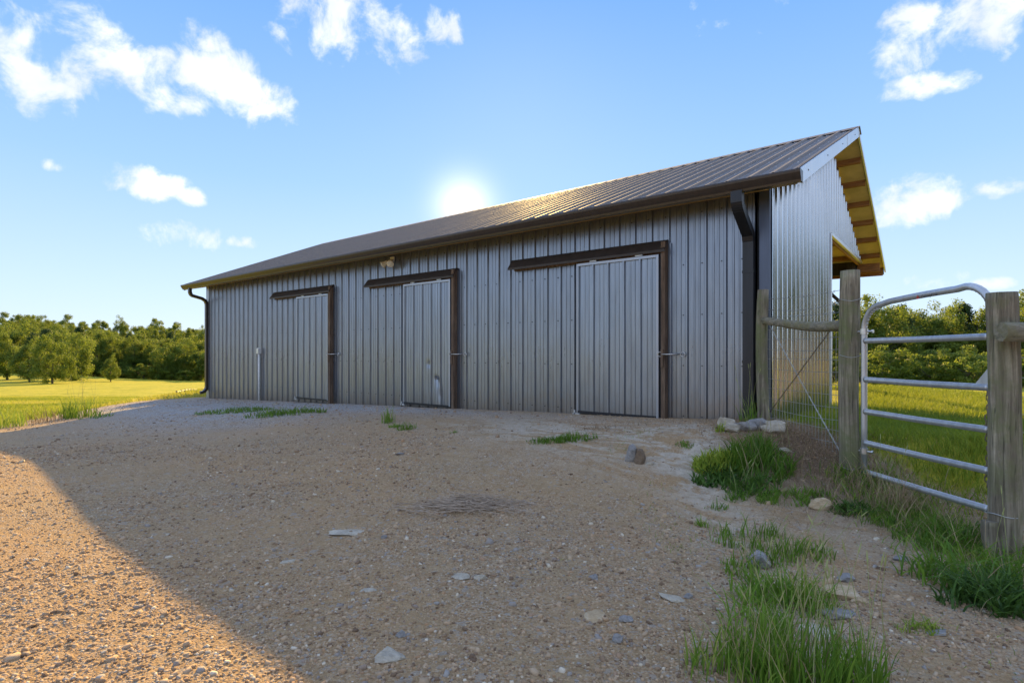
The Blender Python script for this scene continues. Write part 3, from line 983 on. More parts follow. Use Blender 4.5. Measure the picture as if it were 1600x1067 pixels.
co_x = -12.88
gl = float(HZ - 1.09)
cd = empty('conduit_riser', (co_x, YF - .06, gl))
tag(cd, 'thin grey conduit riser with small box standing against the wall left of the doors', 'conduit')
MB().tube([(0, 0, -.1), (0, 0, HZ + .0 - gl)], .027, 12).build('pipe', M['plastic'], cd, smooth=True)
MB().box(-.05, .05, -.035, .035, HZ - gl, HZ + .14 - gl).build('outlet_box', M['plastic'], cd, bevel=.008)
MB().box(-.052, .052, -.046, -.036, HZ + .015 - gl, HZ + .125 - gl).build('box_cover', M['galv'], cd, bevel=.003)

# ------------------------------------------------------------------ fence and gate
def log(p, q, r0, r1, mat, name, parent, seg=20, n=14, wob=.05, seed=0, off=Vector((0, 0, 0)), bow=0.0):
    rg = random.Random(seed)
    p, q = Vector(p), Vector(q)
    d = q - p
    t = d.normalized()
    ref = Vector((0, 0, 1)) if abs(t.z) < .8 else Vector((1, 0, 0))
    a = t.cross(ref).normalized(); b = t.cross(a)
    V, F = [], []
    ph = rg.random() * 9
    for i in range(n + 1):
        f = i / n
        c = p + d * f + Vector((0, 0, -bow * math.sin(math.pi * f))) + a * (.012 * math.sin(f * 4 + ph)) + b * (.010 * math.sin(f * 5.3 + ph * 2))
        r = r0 + (r1 - r0) * f
        for k in range(seg):
            an = 2 * math.pi * k / seg
            rr = r * (1 + wob * noise.noise(Vector((math.cos(an) * 1.4 + seed, math.sin(an) * 1.4, f * 3.2))) + .55 * wob * noise.noise(Vector((math.cos(an) * 6 + seed, math.sin(an) * 6, f * 2))) - .5 * wob * max(0, noise.noise(Vector((math.cos(an) * 11 + seed, math.sin(an) * 11, f * 1.5)))))
            if i in (0, n): rr *= .965
            V.append(tuple(c + a * math.cos(an) * rr + b * math.sin(an) * rr - off))
    for i in range(n):
        for k in range(seg):
            j = (k + 1) % seg
            F.append((i * seg + k, i * seg + j, (i + 1) * seg + j, (i + 1) * seg + k))
    F.append(tuple(range(seg))[::-1]); F.append(tuple(n * seg + k for k in range(seg)))
    o = mesh_obj(name, V, F, mat, parent, smooth=False)
    for pl in o.data.polygons: pl.use_smooth = len(pl.vertices) == 4
    return o

def cw(a, b, zr):
    X, Y = c2w(a, b)
    return Vector((X, Y, HZ + zr))

P3 = (2.70, 6.00); PM = (2.846, 4.70); PN = (2.92, 3.31)
fA = empty('wire_fence', wpos(2.77, 5.4)); OA = Vector(fA.location)
tag(fA, 'short wire fence panel between two weathered posts, running from the barn corner to the gate', 'fence')
log(cw(*P3, -1.1), cw(*P3, .69), .062, .056, M['post'], 'fence_post', fA, seed=3, off=OA, wob=.10)
log(cw(*PM, -1.4), cw(*PM, .70), .080, .074, M['post'], 'fence_post', fA, seg=40, n=24, seed=5, off=OA, wob=.13)
log(cw(P3[0] + .0, P3[1] - .05, .345), cw(PM[0] + .0, PM[1] + .06, .245), .038, .048, M['rail'], 'fence_rail', fA, seed=8, off=OA, wob=.12, bow=.02)
# woven wire: one joined part
wm = MB()
def seg_at(f, zr, side=0.0):
    a = P3[0] + (PM[0] - P3[0]) * f + side; b = P3[1] + (PM[1] - P3[1]) * f
    return cw(a, b, zr) - OA
zlo = lambda f: float(Hrel(P3[0] + (PM[0] - P3[0]) * f, P3[1] + (PM[1] - P3[1]) * f)) + .02
for k in range(27):
    f = .03 + .94 * k / 26
    sagx = .006 * math.sin(k * 1.7)
    wm.tube([seg_at(f, zlo(f), .045), seg_at(f + sagx * .3, -.3, .045 + sagx), seg_at(f, .26, .045)], .0019, 4, caps=False)
for j in range(12):
    h = .26 - j * .104
    pts = []
    for f in np.linspace(0, 1, 9):
        z = max(h, -1.25)
        pts.append(seg_at(float(f), h - .012 * math.sin(math.pi * f) * (j % 3), .045))
    if h > zlo(.8) - .02:
        wm.tube(pts, .0022, 4, caps=False)
tag(wm.build('wire_mesh', M['wire'], fA), kind='stuff')
for z0_, z1_, sg in ((.59, .565, .02), (.475, .48, .05), (.40, .37, .015)):
    bw = MB()
    pts = [seg_at(float(f), z0_ + (z1_ - z0_) * f - sg * math.sin(math.pi * f), .06) for f in np.linspace(0, 1, 14)]
    bw.tube(pts, .0022, 5)
    for f in np.linspace(.06, .95, 12):
        c = seg_at(float(f), z0_ + (z1_ - z0_) * f - sg * math.sin(math.pi * f), .06)
        bw.tube([c + Vector((-.008, .0, -.013)), c + Vector((.008, 0, .013))], .0016, 4)
        bw.tube([c + Vector((-.009, .004, .010)), c + Vector((.009, -.004, -.010))], .0016, 4)
    bw.build('barbed_wire', M['wire'], fA)
def twist(pa, pb, r, mat, name, parent, off, turns=30, amp=.004):
    for ph in (0, math.pi):
        pts = []
        d = (pb - pa); t = d.normalized(); a = t.cross(Vector((0, 0, 1))).normalized(); b = t.cross(a)
        for i in range(turns * 4 + 1):
            f = i / (turns * 4)
            an = f * turns * 2 * math.pi / 1.5 + ph
            pts.append(pa + d * f + a * amp * math.cos(an) + b * amp * math.sin(an) - off)
        MB().tube(pts, r, 4).build(name, mat, parent)
twist(cw(2.835, 4.93, .235), cw(2.74, 5.93, -.62), .0025, M['rust_wire'], 'brace_wire', fA, OA)
twist(cw(2.745, 5.93, .30), cw(2.89, 4.79, -.97), .0028, M['wire'], 'brace_wire', fA, OA)
# wraps round the mid post
for zr in (-.02, .45, -.95):
    ring = [cw(PM[0] + .082 * math.cos(k * math.pi / 8), PM[1] + .082 * math.sin(k * math.pi / 8), zr + .01 * math.sin(k)) - OA for k in range(17)]
    MB().tube(ring, .0022, 5).build('wire_wrap', M['wire'], fA)

fB = empty('rail_fence', wpos(PN[0], PN[1])); OB = Vector(fB.location)
tag(fB, 'thick round post and rail fence with wire at the right edge beside the gate', 'fence')
log(cw(PN[0], PN[1], -1.5), cw(PN[0], PN[1], .365), .080, .075, M['post'], 'fence_post', fB, seg=64, n=40, seed=12, off=OB, wob=.17)
log(cw(PN[0] - .13, PN[1] - .12, .135), cw(5.1, 2.9, .06), .058, .062, M['rail'], 'fence_rail', fB, seed=14, off=OB, wob=.12)
log(cw(5.15, 3.05, -1.5), cw(5.15, 3.05, .40), .08, .075, M['post'], 'fence_post', fB, seed=15, off=OB)
log(cw(2.825, 3.26, -1.4), cw(2.82, 3.28, -.985), .044, .040, M['post'], 'stub_post', fB, seed=17, off=OB)
wm = MB()
Q0 = (PN[0] + .10, PN[1] + .05); Q1 = (5.1, 3.2)
def sB(f, zr): return cw(Q0[0] + (Q1[0] - Q0[0]) * f, Q0[1] + (Q1[1] - Q0[1]) * f, zr) - OB
for k in range(28):
    f = .02 + k / 28
    wm.tube([sB(f, -1.15), sB(f + .01 * math.sin(k), -.6), sB(f, -.02)], .0014, 4, caps=False)
for j in range(10):
    wm.tube([sB(float(f), -.02 - j * .115 - .01 * math.sin(f * 9 + j)) for f in np.linspace(0, 1, 9)], .0016, 4, caps=False)
tag(wm.build('wire_mesh', M['wire'], fB), kind='stuff')
twist(sB(0, -.98) + OB - Vector((.05, .1, 0)), sB(.9, -.93) + OB, .0028, M['wire'], 'loose_wire', fB, OB, turns=50)
ring = [cw(PN[0] + .086 * math.cos(k * math.pi / 10), PN[1] + .086 * math.sin(k * math.pi / 10), -.945 - .006 * math.sin(k)) - OB for k in range(21)]
MB().tube(ring, .003, 5).build('wire_wrap', M['wire'], fB)
MB().tube([sB(.05, .0), sB(.08, -.25), sB(.045, -.5), sB(.06, -.7), sB(.02, -.85)], .002, 5).build('loose_wire', M['wire'], fB)

# gate
gL, gR = (2.905, 4.60), (2.978, 3.455)
gate = empty('bow_gate', wpos(2.92, 4.0)); OG = Vector(gate.location)
tag(gate, 'galvanised tube bow gate with five rails, hung between the two thick posts', 'gate')
def gp(f, zr, side=0.0):
    return cw(gL[0] + (gR[0] - gL[0]) * f + side, gL[1] + (gR[1] - gL[1]) * f, zr) - OG
L_ = 1.146
pts = [gp(0, -1.0), gp(0, -.6), gp(0, -.2), gp(0, .18)]
R_ = .19
for k in range(1, 10):
    an = math.pi / 2 * k / 9
    pts.append(gp((R_ - R_ * math.cos(an)) / L_, .19 + R_ * math.sin(an) + .01 * k / 9))
for f in np.linspace(.25, .78, 8):
    pts.append(gp(float(f), .395 + .05 * (f - .2) + .012 * math.sin(math.pi * f)))
for k in range(0, 10):
    an = math.pi / 2 * k / 9
    pts.append(gp(1 - (R_ - R_ * math.sin(an)) / L_, .25 + R_ * math.cos(an)))
pts += [gp(1, .0), gp(1, -.5), gp(1, -1.0)]
MB().tube(pts, .0235, 16).build('gate_frame', M['galv'], gate, smooth=True)
for zr in (.108, -.21, -.473, -.729, -.968):
    MB().tube([gp(.018, zr), gp(.03, zr), gp(.5, zr - .003), gp(.97, zr), gp(.982, zr)], [.026, .0225, .0225, .0225, .026], 14).build('gate_rail', M['galv'], gate, smooth=True)
# crimps on the inside of the bends
cr_ = MB()
for k in range(1, 9):
    an = math.pi / 2 * k / 9
    c = gp((R_ - (R_ - .016) * math.cos(an)) / L_, .19 + (R_ - .016) * math.sin(an))
    cr_.tube([c - Vector((.012, 0, 0)), c + Vector((.012, 0, 0))], .0075, 6)
    c = gp(1 - (R_ - (R_ - .016) * math.sin(an)) / L_, .25 + (R_ - .016) * math.cos(an))
    cr_.tube([c - Vector((.012, 0, 0)), c + Vector((.012, 0, 0))], .0075, 6)
tag(cr_.build('bend_crimps', M['galv'], gate, smooth=True), kind='stuff')
for zr in (.185, -.80):
    h_ = MB()
    ringc = gp(0, zr)
    h_.tube([ringc + Vector((0, 0, -.022)), ringc + Vector((0, 0, .022))], .030, 14)
    pp = cw(*PM, zr) - OG
    h_.tube([pp + (ringc - pp) * .3, ringc + (ringc - pp) * .62], .008, 8)
    h_.tube([ringc + (ringc - pp) * .52, ringc + (ringc - pp) * .62], .015, 6)
    h_.build('hinge', M['steel'], gate)
lp = MB()
b0 = gp(.90, -.19); b1 = gp(1.0, -.19); b2 = gp(1.0, -.06)
off_ = Vector((.004, -.003, 0))
lp.v += [tuple(b0 + off_), tuple(b1 + off_), tuple(b2 + off_), tuple(b0 - off_), tuple(b1 - off_), tuple(b2 - off_)]
lp.f += [(0, 1, 2), (5, 4, 3), (0, 3, 4, 1), (1, 4, 5, 2), (2, 5, 3, 0)]
lp.build('latch_gusset', M['galv'], gate)
# maker's sticker on the top tube: red diamond badge and dark lettering
def text_part(body, size, loc, rot, mat, name, parent):
    cu = bpy.data.curves.new(name, 'FONT'); cu.body = body; cu.size = size; cu.extrude = .0003
    t = bpy.data.objects.new(name, cu); C.objects.link(t)
    dg = bpy.context.evaluated_depsgraph_get()
    me = bpy.data.meshes.new_from_object(t.evaluated_get(dg))
    bpy.data.objects.remove(t)
    o = bpy.data.objects.new(name, me); C.objects.link(o)
    me.materials.clear(); me.materials.append(mat)
    o.location = loc; o.rotation_euler = rot; o.parent = parent
    return o
M['ink'] = plain_mat('sticker_ink', (.05, .05, .06), .5)
M['red'] = plain_mat('sticker_red', (.45, .06, .05), .5)
gd_ = (gp(1, 0) - gp(0, 0)).normalized()
yaw = math.atan2(gd_.y, gd_.x)
tl = gp(.54, .398) + Vector((-math.sin(yaw) * -.0, 0, 0))
nrm = Vector((gd_.y, -gd_.x, 0))
text_part('CountyLine', .030, tl + nrm * .0245, (math.radians(90), -.045, yaw), M['ink'], 'sticker_lettering', gate)
bd = tl - gd_ * .03 + nrm * .0245 + Vector((0, 0, .010))
up = Vector((0, 0, 1))
mesh_obj('sticker_badge', [tuple(bd + gd_ * .017 * c + up * .015 * s + nrm * e) for e in (0, .0012) for c, s in ((1, -.8), (0, 1), (-1, -.8))], [(0, 1, 2), (5, 4, 3), (0, 3, 4, 1), (1, 4, 5, 2), (2, 5, 3, 0)], M['red'], gate)

# chain hanging at the latch end
ch = MB()
cx0 = gp(.93, -.24) + OG + Vector((.03, -.02, 0))
OC = Vector((cx0.x, cx0.y, HZ - 1.0))
for k in range(19):
    z = cx0.z - .032 * k
    sw = .006 * math.sin(k * .7)
    ring = []
    for j in range(13):
        an = 2 * math.pi * j / 12
        dx = .009 * math.cos(an); dz = .021 * math.sin(an)
        v = Vector((dx, 0, dz)) if k % 2 else Vector((0, dx, dz))
        ring.append(Vector((cx0.x + sw, cx0.y, z)) + v - OC)
    ch.tube(ring, .0032, 5, caps=False)
o = ch.build('chain', plain_mat('chain_steel', (.22, .17, .13), .6, .6), None, smooth=True, loc=OC)
tag(o, 'rusty steel chain hanging from the latch end of the gate', 'chain')

# far field fence down the slope at the left
ff = empty('field_fence', wpos(-16, 26)); OF = Vector(ff.location)
tag(ff, 'thin wire fence on small posts crossing the sunny field left of the barn', 'fence')
fp = []
for k in range(13):
    f = k / 12
    x = 276 + (330 - 276) * f ** .8
    b = 26 + 58 * f ** 1.3
    a = (x - 800) / 871 * b
    fp.append((a, b))
    p = wpos(a, b)
    MB().tube([p + Vector((0, 0, -.2)) - OF, p + Vector((0, 0, .85)) - OF], .04, 8).build('fence_post', M['post'], ff)
for z in (.2, .5, .8):
    MB().tube([wpos(a, b, z) - OF for a, b in fp], .010, 4).build('fence_wire', M['wire'], ff)

# ------------------------------------------------------------------ gravel
def pebbles(name, n, smin, smax, bmin, bmax, pw, wide=1.05, label=None):
    b = bmin + (bmax - bmin) * RNG.random(n) ** pw
    a = (RNG.random(n) * 2 - 1) * b * wide
    X = CE * a - SE * b; Y = SE * a + CE * b
    bl = np.exp(-(((X + 13.5) / 3.8) ** 2 + ((Y - 5.2) / 1.6) ** 2))
    g = grassy(a, b)
    blot = fbm(a * .8, b * .8, 40, 3)
    keep = (g < .5) & (Y < YF - .1) & (RNG.random(n) < np.clip(.7 + blot * 3.2, .12, 1))
    a, b, X, Y, bl = a[keep], b[keep], X[keep], Y[keep], bl[keep]
    n = len(a)
    z = Hrel(a, b) + HZ
    sz = smin + (smax - smin) * RNG.random(n) ** 2.5
    corners = np.array([(-1, -1, -1), (1, -1, -1), (1, 1, -1), (-1, 1, -1), (-1, -1, 1), (1, -1, 1), (1, 1, 1), (-1, 1, 1)], float) * .5
    V = corners[None] * (1 + .45 * (RNG.random((n, 8, 3)) - .5))
    V[:, 4:, :2] *= (.45 + .4 * RNG.random((n, 1, 1)))
    V = V * sz[:, None, None]
    V[..., 0] *= (.8 + .9 * RNG.random((n, 1)))
    V[..., 2] *= (.35 + .45 * RNG.random((n, 1)))
    th = RNG.random(n) * 6.28; c, s = np.cos(th)[:, None], np.sin(th)[:, None]
    tl_ = (RNG.random((n, 1)) - .5) * .9
    Vz = V[..., 2] + V[..., 0] * tl_
    Vx = V[..., 0] * c - V[..., 1] * s; Vy = V[..., 0] * s + V[..., 1] * c
    V = np.stack([Vx + X[:, None], Vy + Y[:, None], Vz + (z + sz * .10)[:, None]], -1).reshape(-1, 3)
    base = (np.arange(n) * 8)[:, None, None]
    q = np.array([(0, 3, 2, 1), (4, 5, 6, 7), (0, 1, 5, 4), (1, 2, 6, 5), (2, 3, 7, 6), (3, 0, 4, 7)])[None]
    F = (base + q).reshape(-1, 4)
    t = RNG.random(n)
    isb = RNG.random(n) < bl * .7
    t = np.where(isb, .84 + .11 * RNG.random(n), t)
    o = np_mesh(name, V, [F], M['pebble'], attr={'tint': np.repeat(t, 8)})
    tag(o, label, 'gravel', kind='stuff')
pebbles('fine_gravel', 90000, .005, .015, 1.7, 7.0, 1.0, label='fine brown gravel scattered over the packed yard')
pebbles('coarse_gravel', 22000, .011, .026, 1.7, 14.0, 1.0, label='coarser mixed gravel over the packed yard')
pebbles('loose_stones', 420, .028, .05, 1.7, 15.0, .8, label='loose thumb sized stones on the gravel yard')

def rock(x, y, w, d, h, mat, label, seed, sink=.3, rot=0.0, cat='rock', lift=0.0, name='rock', flat=False):
    rg = random.Random(seed)
    a, b, p = at(x, y)
    if flat: sink += .07
    bm = bmesh.new()
    bmesh.ops.create_icosphere(bm, subdivisions=3, radius=1)
    cuts = [Vector((rg.gauss(0, 1), rg.gauss(0, 1), rg.gauss(0, .8))).normalized() for _ in range(14)]
    for v in bm.verts:
        co = v.co.copy()
        if flat:
            an_ = math.atan2(co.y, co.x)
            kr = 1 + .38 * noise.noise(Vector((math.cos(an_) * 1.6 + seed * 3.1, math.sin(an_) * 1.6, seed))) + .16 * noise.noise(Vector((math.cos(an_) * 6, math.sin(an_) * 6 + seed, 0)))
            co.x *= kr; co.y *= kr
        for c in cuts:
            k = co.dot(c)
            lim = .50 + .10 * ((seed * 7) % 3)
            if k > lim: co -= c * (k - lim) * .97
        co *= 1 + .16 * noise.noise(co * 1.8 + Vector((seed, 0, 0))) + .06 * noise.noise(co * 6 + Vector((0, seed, 0)))
        if flat: co.z = max(-1, min(.55, co.z)) * (1 + .1 * noise.noise(co * 3 + Vector((seed, 3, 1))))
        v.co = Vector((co.x * w * .72, co.y * d * .72, co.z * h * (.5 if flat else .68)))
    me = bpy.data.meshes.new(name); bm.to_mesh(me); bm.free()
    me.materials.append(mat)
    o = bpy.data.objects.new(name, me); C.objects.link(o)
    o.location = p + Vector((0, 0, h * (.5 - sink) + lift))
    o.rotation_euler = (rg.uniform(-.1, .1), rg.uniform(-.1, .1), rot + math.atan2(SE, CE))
    tag(o, label, cat)
    return o
R_ = rock
R_(1138, 668, .15, .13, .15, M['rock_pale'], 'pale upright rock leaning on the barn foot left of the downspout', 1)
R_(1143, 672, .17, .12, .08, M['rock_pale'], 'low pale rock in front of the upright one at the barn corner', 2)
R_(1166, 671, .26, .18, .13, M['rock_grey'], 'long grey rock at the barn corner, middle of the row', 3)
R_(1187, 668, .18, .16, .14, M['rock_grey'], 'grey rock between the long one and the thin fence post', 4)
R_(1208, 671, .22, .2, .13, M['rock_pale'], 'rounded pale rock right against the foot of the thin fence post', 5)
R_(1226, 706, .13, .1, .07, M['rock_pale'], 'small pale rock in dry grass right of the leafy clump', 6)
R_(988, 720, .12, .09, .16, M['rock_grey'], 'blue-grey broken rock beside the brown one in front of the right door', 7, .2)
R_(1000, 722, .09, .09, .15, M['rock_brown'], 'dark brown rock beside the blue-grey one in front of the right door', 8, .2)
R_(1013, 725, .08, .05, .03, M['rock_pale'], 'tiny flat white stone right of the brown rock', 9)
R_(1185, 885, .12, .10, .11, M['rock_grey'], 'striped blue-grey rock half hidden in the front grass strip', 10, .2)
R_(1281, 793, .15, .12, .08, M['rock_tan'], 'tan and cream rock by the low grass below the fence', 11, .25)
R_(1313, 928, .23, .17, .09, M['rock_tan'], 'largest pale tan slab right of the front grass strip', 12, .3, .3, flat=True)
R_(1322, 905, .13, .08, .06, M['rock_grey'], 'grey slab just behind the largest tan slab', 13, .3, .6, flat=True)
R_(1308, 962, .13, .09, .06, M['rock_grey'], 'grey slab just in front of the largest tan slab', 14, .25, flat=True)
R_(1283, 990, .16, .12, .05, M['rock_pale'], 'pale slab half under the bottom grass clump', 15, .35, .9, flat=True)
R_(1345, 940, .07, .05, .03, M['rock_tan'], 'small rust coloured stone right of the largest tan slab', 16)
R_(547, 831, .22, .12, .03, M['rock_pale'], 'pale green-white slab set in the yard left of centre', 17, .42, .6, flat=True)
R_(452, 877, .15, .06, .025, M['rock_pale'], 'thin pale slab at the middle left of the yard, near the shadow edge', 18, .42, .3, flat=True)
R_(720, 902, .12, .07, .03, M['rock_pale'], 'ridged cream stone with a smaller stone at its right, yard centre', 19, .36, -.5, flat=True)
R_(751, 904, .06, .035, .03, M['rock_pale'], 'small oval cream stone right of the ridged cream one', 20, .3)
R_(930, 962, .17, .10, .04, M['rock_tan'], 'ochre brown slab in the lower centre right of the yard', 21, .38, .8, flat=True)
R_(1052, 936, .14, .07, .03, M['rock_pale'], 'white jagged slab in the pale rut right of centre', 22, .36, -.4, flat=True)
R_(1076, 934, .04, .03, .025, M['rock_grey'], 'small round grey stone touching the right end of the white jagged slab', 23)
R_(610, 1028, .15, .09, .05, M['rock_pale'], 'pale crumbly stone at the bottom of the yard, left of centre', 24, .36, .2, flat=True)
R_(627, 994, .04, .035, .03, M['rock_grey'], 'small blue-grey stone above the pale crumbly stone', 25)
R_(576, 922, .07, .04, .02, M['rock_pale'], 'small cream flat stone left of the yard centre', 26, .4, flat=True)
R_(600, 841, .045, .03, .025, M['rock_grey'], 'small slate blue stone right of the pale green-white slab', 27)
R_(979, 969, .05, .04, .035, M['rock_grey'], 'small blue stone right of the ochre slab', 28)
R_(965, 1002, .045, .035, .035, M['rock_grey'], 'dark blue stone below the ochre slab', 29)
R_(626, 710, .09, .06, .04, M['rock_grey'], 'single dark stone alone in the far yard before the middle door', 30)
R_(928, 903, .045, .035, .03, M['rock_grey'], 'round grey stone above the ochre slab', 31)
R_(1408, 875, .08, .05, .03, M['rock_grey'], 'grey stone at the left foot of the big right grass clump', 32)
R_(1462, 990, .10, .06, .03, M['rock_grey'], 'dull blue flat stone below the big right grass clump', 33, flat=True)
R_(430, 632, .12, .10, .03, M['rock_pale'], 'white flat stone at the barn foot between the left door and conduit', 34)

# ------------------------------------------------------------------ grass blades
def blades(name, P, hgt, wid, mat, lean=.5, tint=None, loc=None, label=None, cat=None, kind=None, group=None, seg=3, droop=.6, parent=None):
    n = len(P)
    hgt = np.broadcast_to(hgt, n).astype(float); wid = np.broadcast_to(wid, n).astype(float)
    th = RNG.random(n) * 6.283
    dx, dy = np.cos(th), np.sin(th)
    ln = lean * (.3 + RNG.random(n))
    fs = np.linspace(0, 1, seg + 1)
    V = np.zeros((n, 2 * seg + 1, 3))
    fa = RNG.random(n) * 3.14
    wx, wy = np.cos(fa), np.sin(fa)
    for i, f in enumerate(fs):
        out = ln * hgt * f ** 1.7
        z = hgt * (f - droop * ln * f ** 3 * .6)
        cx, cy, cz = P[:, 0] + dx * out, P[:, 1] + dy * out, P[:, 2] + z
        w = wid * (1 - f ** 1.8) * .5 * (.7 + .6 * min(1, f * 3))
        if i < seg:
            V[:, 2 * i] = np.stack([cx - wx * w, cy - wy * w, cz], -1)
            V[:, 2 * i + 1] = np.stack([cx + wx * w, cy + wy * w, cz], -1)
        else:
            V[:, 2 * seg] = np.stack([cx, cy, cz], -1)
    k = 2 * seg + 1
    base = (np.arange(n) * k)[:, None]
    Q = np.concatenate([base + np.array([[2 * i, 2 * i + 1, 2 * i + 3, 2 * i + 2]]) for i in range(seg - 1)], 0)
    T = base + np.array([[2 * seg - 2, 2 * seg - 1, 2 * seg]])
    t = RNG.random(n) if tint is None else tint
    F = [Q, T] if seg > 1 else [T]
    if loc is not None: V = V - np.array(loc)
    o = np_mesh(name, V.reshape(-1, 3), F, mat, attr={'tint': np.repeat(np.clip(t, 0, 1), k)}, loc=loc, parent=parent)
    if label or kind: tag(o, label, cat, group, kind)
    return o

def scatter_pts(a, b):
    X = CE * a - SE * b; Y = SE * a + CE * b
    return np.stack([X, Y, Hrel(a, b) + HZ - .005], -1)

def clump(x, y, rx, ry, n, h, label, mat='grass', wid=.006, lean=.6, tn=(0, .7), name='grass_clump', cat='grass', droop=.7, seeds=0, dead=0):
    a0, b0, p = at(x, y)
    if y > 800 and mat == 'grass': n = int(n * .62); rx *= 1.12; ry *= 1.1
    r = np.sqrt(RNG.random(n)); t = RNG.random(n) * 6.283
    a = a0 + rx * r * np.cos(t); b = b0 + ry * r * np.sin(t)
    wgt = fbm(a * 7, b * 7, int(x), 2)
    keep = RNG.random(n) < np.clip(.68 + wgt * 4.0, .05, 1)
    a, b, r = a[keep], b[keep], r[keep]
    P = scatter_pts(a, b)
    if y > 700: h *= 1.3
    hh = h * (.25 + .85 * RNG.random(len(a)) ** 1.4) * (1.15 - .55 * r)
    tint = tn[0] + (tn[1] - tn[0]) * RNG.random(len(a)) ** 1.3
    loc = (p.x, p.y, p.z)
    o = blades(name, P, hh, wid * (.6 + .8 * RNG.random(len(a))), M[mat], lean, tint, loc, label, cat, droop=droop)
    if dead:
        k = dead
        aa = a0 + rx * RNG.normal(0, .55, k); bb = b0 + ry * RNG.normal(0, .55, k)
        ds = blades('dry_stems', scatter_pts(aa, bb) - np.array(loc), h * (.5 + .8 * RNG.random(k)), .0035, M['straw'], .45, .4 + .6 * RNG.random(k), parent=o)
        tag(ds, kind='stuff')
    if seeds:
        m_ = MB(); hd_ = MB()
        for k in range(seeds):
            aa, bb = a0 + rx * random.gauss(0, .5), b0 + ry * random.gauss(0, .5)
            q = wpos(aa, bb) - p
            hh_ = h * random.uniform(1.05, 1.6)
            d = Vector((random.gauss(0, .12), random.gauss(0, .12), 1)) * hh_
            bend = Vector((random.gauss(0, .05), random.gauss(0, .05), 0))
            pts = [q, q + d * .35 + bend * .3, q + d * .7 + bend * .8, q + d + bend * 1.6]
            m_.tube(pts, [.0018, .0015, .0012, .0008], 4)
            e = pts[-1]; dd = (pts[-1] - pts[-2]).normalized()
            hd_.tube([e - dd * .045, e - dd * .030, e - dd * .01, e + dd * .010], [.001, .0034, .0028, .0008], 5)
        tag(m_.build('seed_stems', M['seed'], o), kind='stuff'); tag(hd_.build('seed_heads', M['seed'], o), kind='stuff')
    return o
M['seed'] = plain_mat('seed_heads', (.30, .32, .12), .7)

clump(1165, 845, .22, .16, 900, .17, 'upright dark green grass tuft at the top of the front strip', tn=(.1, .6), lean=.35)
clump(1235, 872, .24, .14, 600, .15, 'thin tuft with tall seed stalks right of the striped rock', tn=(.1, .7), seeds=9, dead=25, lean=.5)
clump(1160, 895, .13, .12, 420, .15, 'sparse tuft just left of the striped rock', tn=(.2, .8), lean=.5, dead=12)
clump(1228, 942, .24, .17, 1100, .19, 'bright arching grass tuft in the middle of the front strip', tn=(.25, .75), lean=.7, wid=.007, dead=20)
clump(1178, 985, .14, .13, 520, .24, 'tall arching tuft left of the bright middle one', tn=(.2, .7), lean=.8, wid=.007)
clump(1170, 1055, .22, .14, 1100, .20, 'yellow tipped grass tuft at the bottom edge, left one', tn=(.3, 1.0), lean=.5, seeds=5, dead=30)
clump(1255, 1060, .26, .17, 1500, .27, 'tall seeding grass tuft at the bottom edge with green seed heads', tn=(.15, .75), lean=.35, seeds=26, dead=30)
clump(1124, 728, .24, .16, 900, .15, 'pale yellow-green leafy weed below the barn corner rocks', 'pale_leaf', wid=.014, lean=.7, name='weed', cat='weed', tn=(.2, 1))
clump(1120, 748, .22, .14, 420, .13, 'low dark weed under the pale leafy one', 'dark_leaf', wid=.018, lean=.9, name='weed', cat='weed')
clump(1186, 728, .30, .28, 1300, .27, 'big dark green grass clump beside the dry patch by the fence', tn=(0, .45), wid=.010, lean=.65, dead=30, seeds=4)
clump(1175, 762, .25, .16, 600, .14, 'flowering low clump in front of the big dark one', 'dark_leaf', wid=.011, lean=.8, tn=(.2, 1), seeds=6)
clump(1242, 782, .30, .12, 900, .11, 'wide low bright clump at the lower end of the dry patch', tn=(.2, .7), lean=.8, wid=.008)
clump(1120, 795, .10, .05, 160, .09, 'small lone tuft above the front strip, left of the low clump', tn=(.1, .6))
clump(1152, 780, .10, .05, 120, .10, 'tiny tuft between the lone one and the wide low clump', tn=(.1, .6), lean=.9)
clump(1097, 822, .05, .04, 110, .09, 'thin sprig at the left above the front strip', tn=(.3, .8))
clump(1332, 800, .17, .09, 380, .10, 'dark leafy rosette below the gate hinge post', 'dark_leaf', wid=.013, lean=1.0, name='weed', cat='weed')
clump(1392, 800, .20, .14, 500, .27, 'tan and green reedy clump under the lowest gate rail', 'straw', wid=.004, lean=.55, tn=(.4, 1), seeds=6)
clump(1410, 815, .22, .16, 700, .15, 'low green tuft at the foot of the reedy clump', tn=(.05, .55), lean=.8)
clump(1475, 850, .26, .20, 1000, .20, 'dense green tuft left of the thick gate post', tn=(0, .5), lean=.9, wid=.008)
clump(1500, 905, .28, .18, 1100, .27, 'long bladed arching clump in front of the thick gate post', tn=(.1, .6), lean=1.1, wid=.009, dead=20)
clump(1560, 945, .28, .16, 1100, .20, 'dark ground hugging clump at the right edge', 'dark_leaf', wid=.010, lean=1.0, dead=10)
clump(1600, 900, .2, .18, 500, .22, 'seeding clump right of the thick gate post', tn=(.1, .7), lean=.7, seeds=6)
clump(1436, 985, .10, .05, 120, .08, 'low pale weed on bare gravel below the right clumps', 'pale_leaf', wid=.006, lean=1.0, name='weed', cat='weed')
clump(122, 652, .30, .3, 320, .62, 'tall dark weed tuft on the crest of the yard at the left', tn=(0, .5), wid=.012, lean=.35, name='weed', cat='weed', seeds=9)
clump(150, 652, .28, .3, 140, .25, 'low weed right of the tall crest tuft', tn=(.1, .7), wid=.012, lean=.6, name='weed', cat='weed')
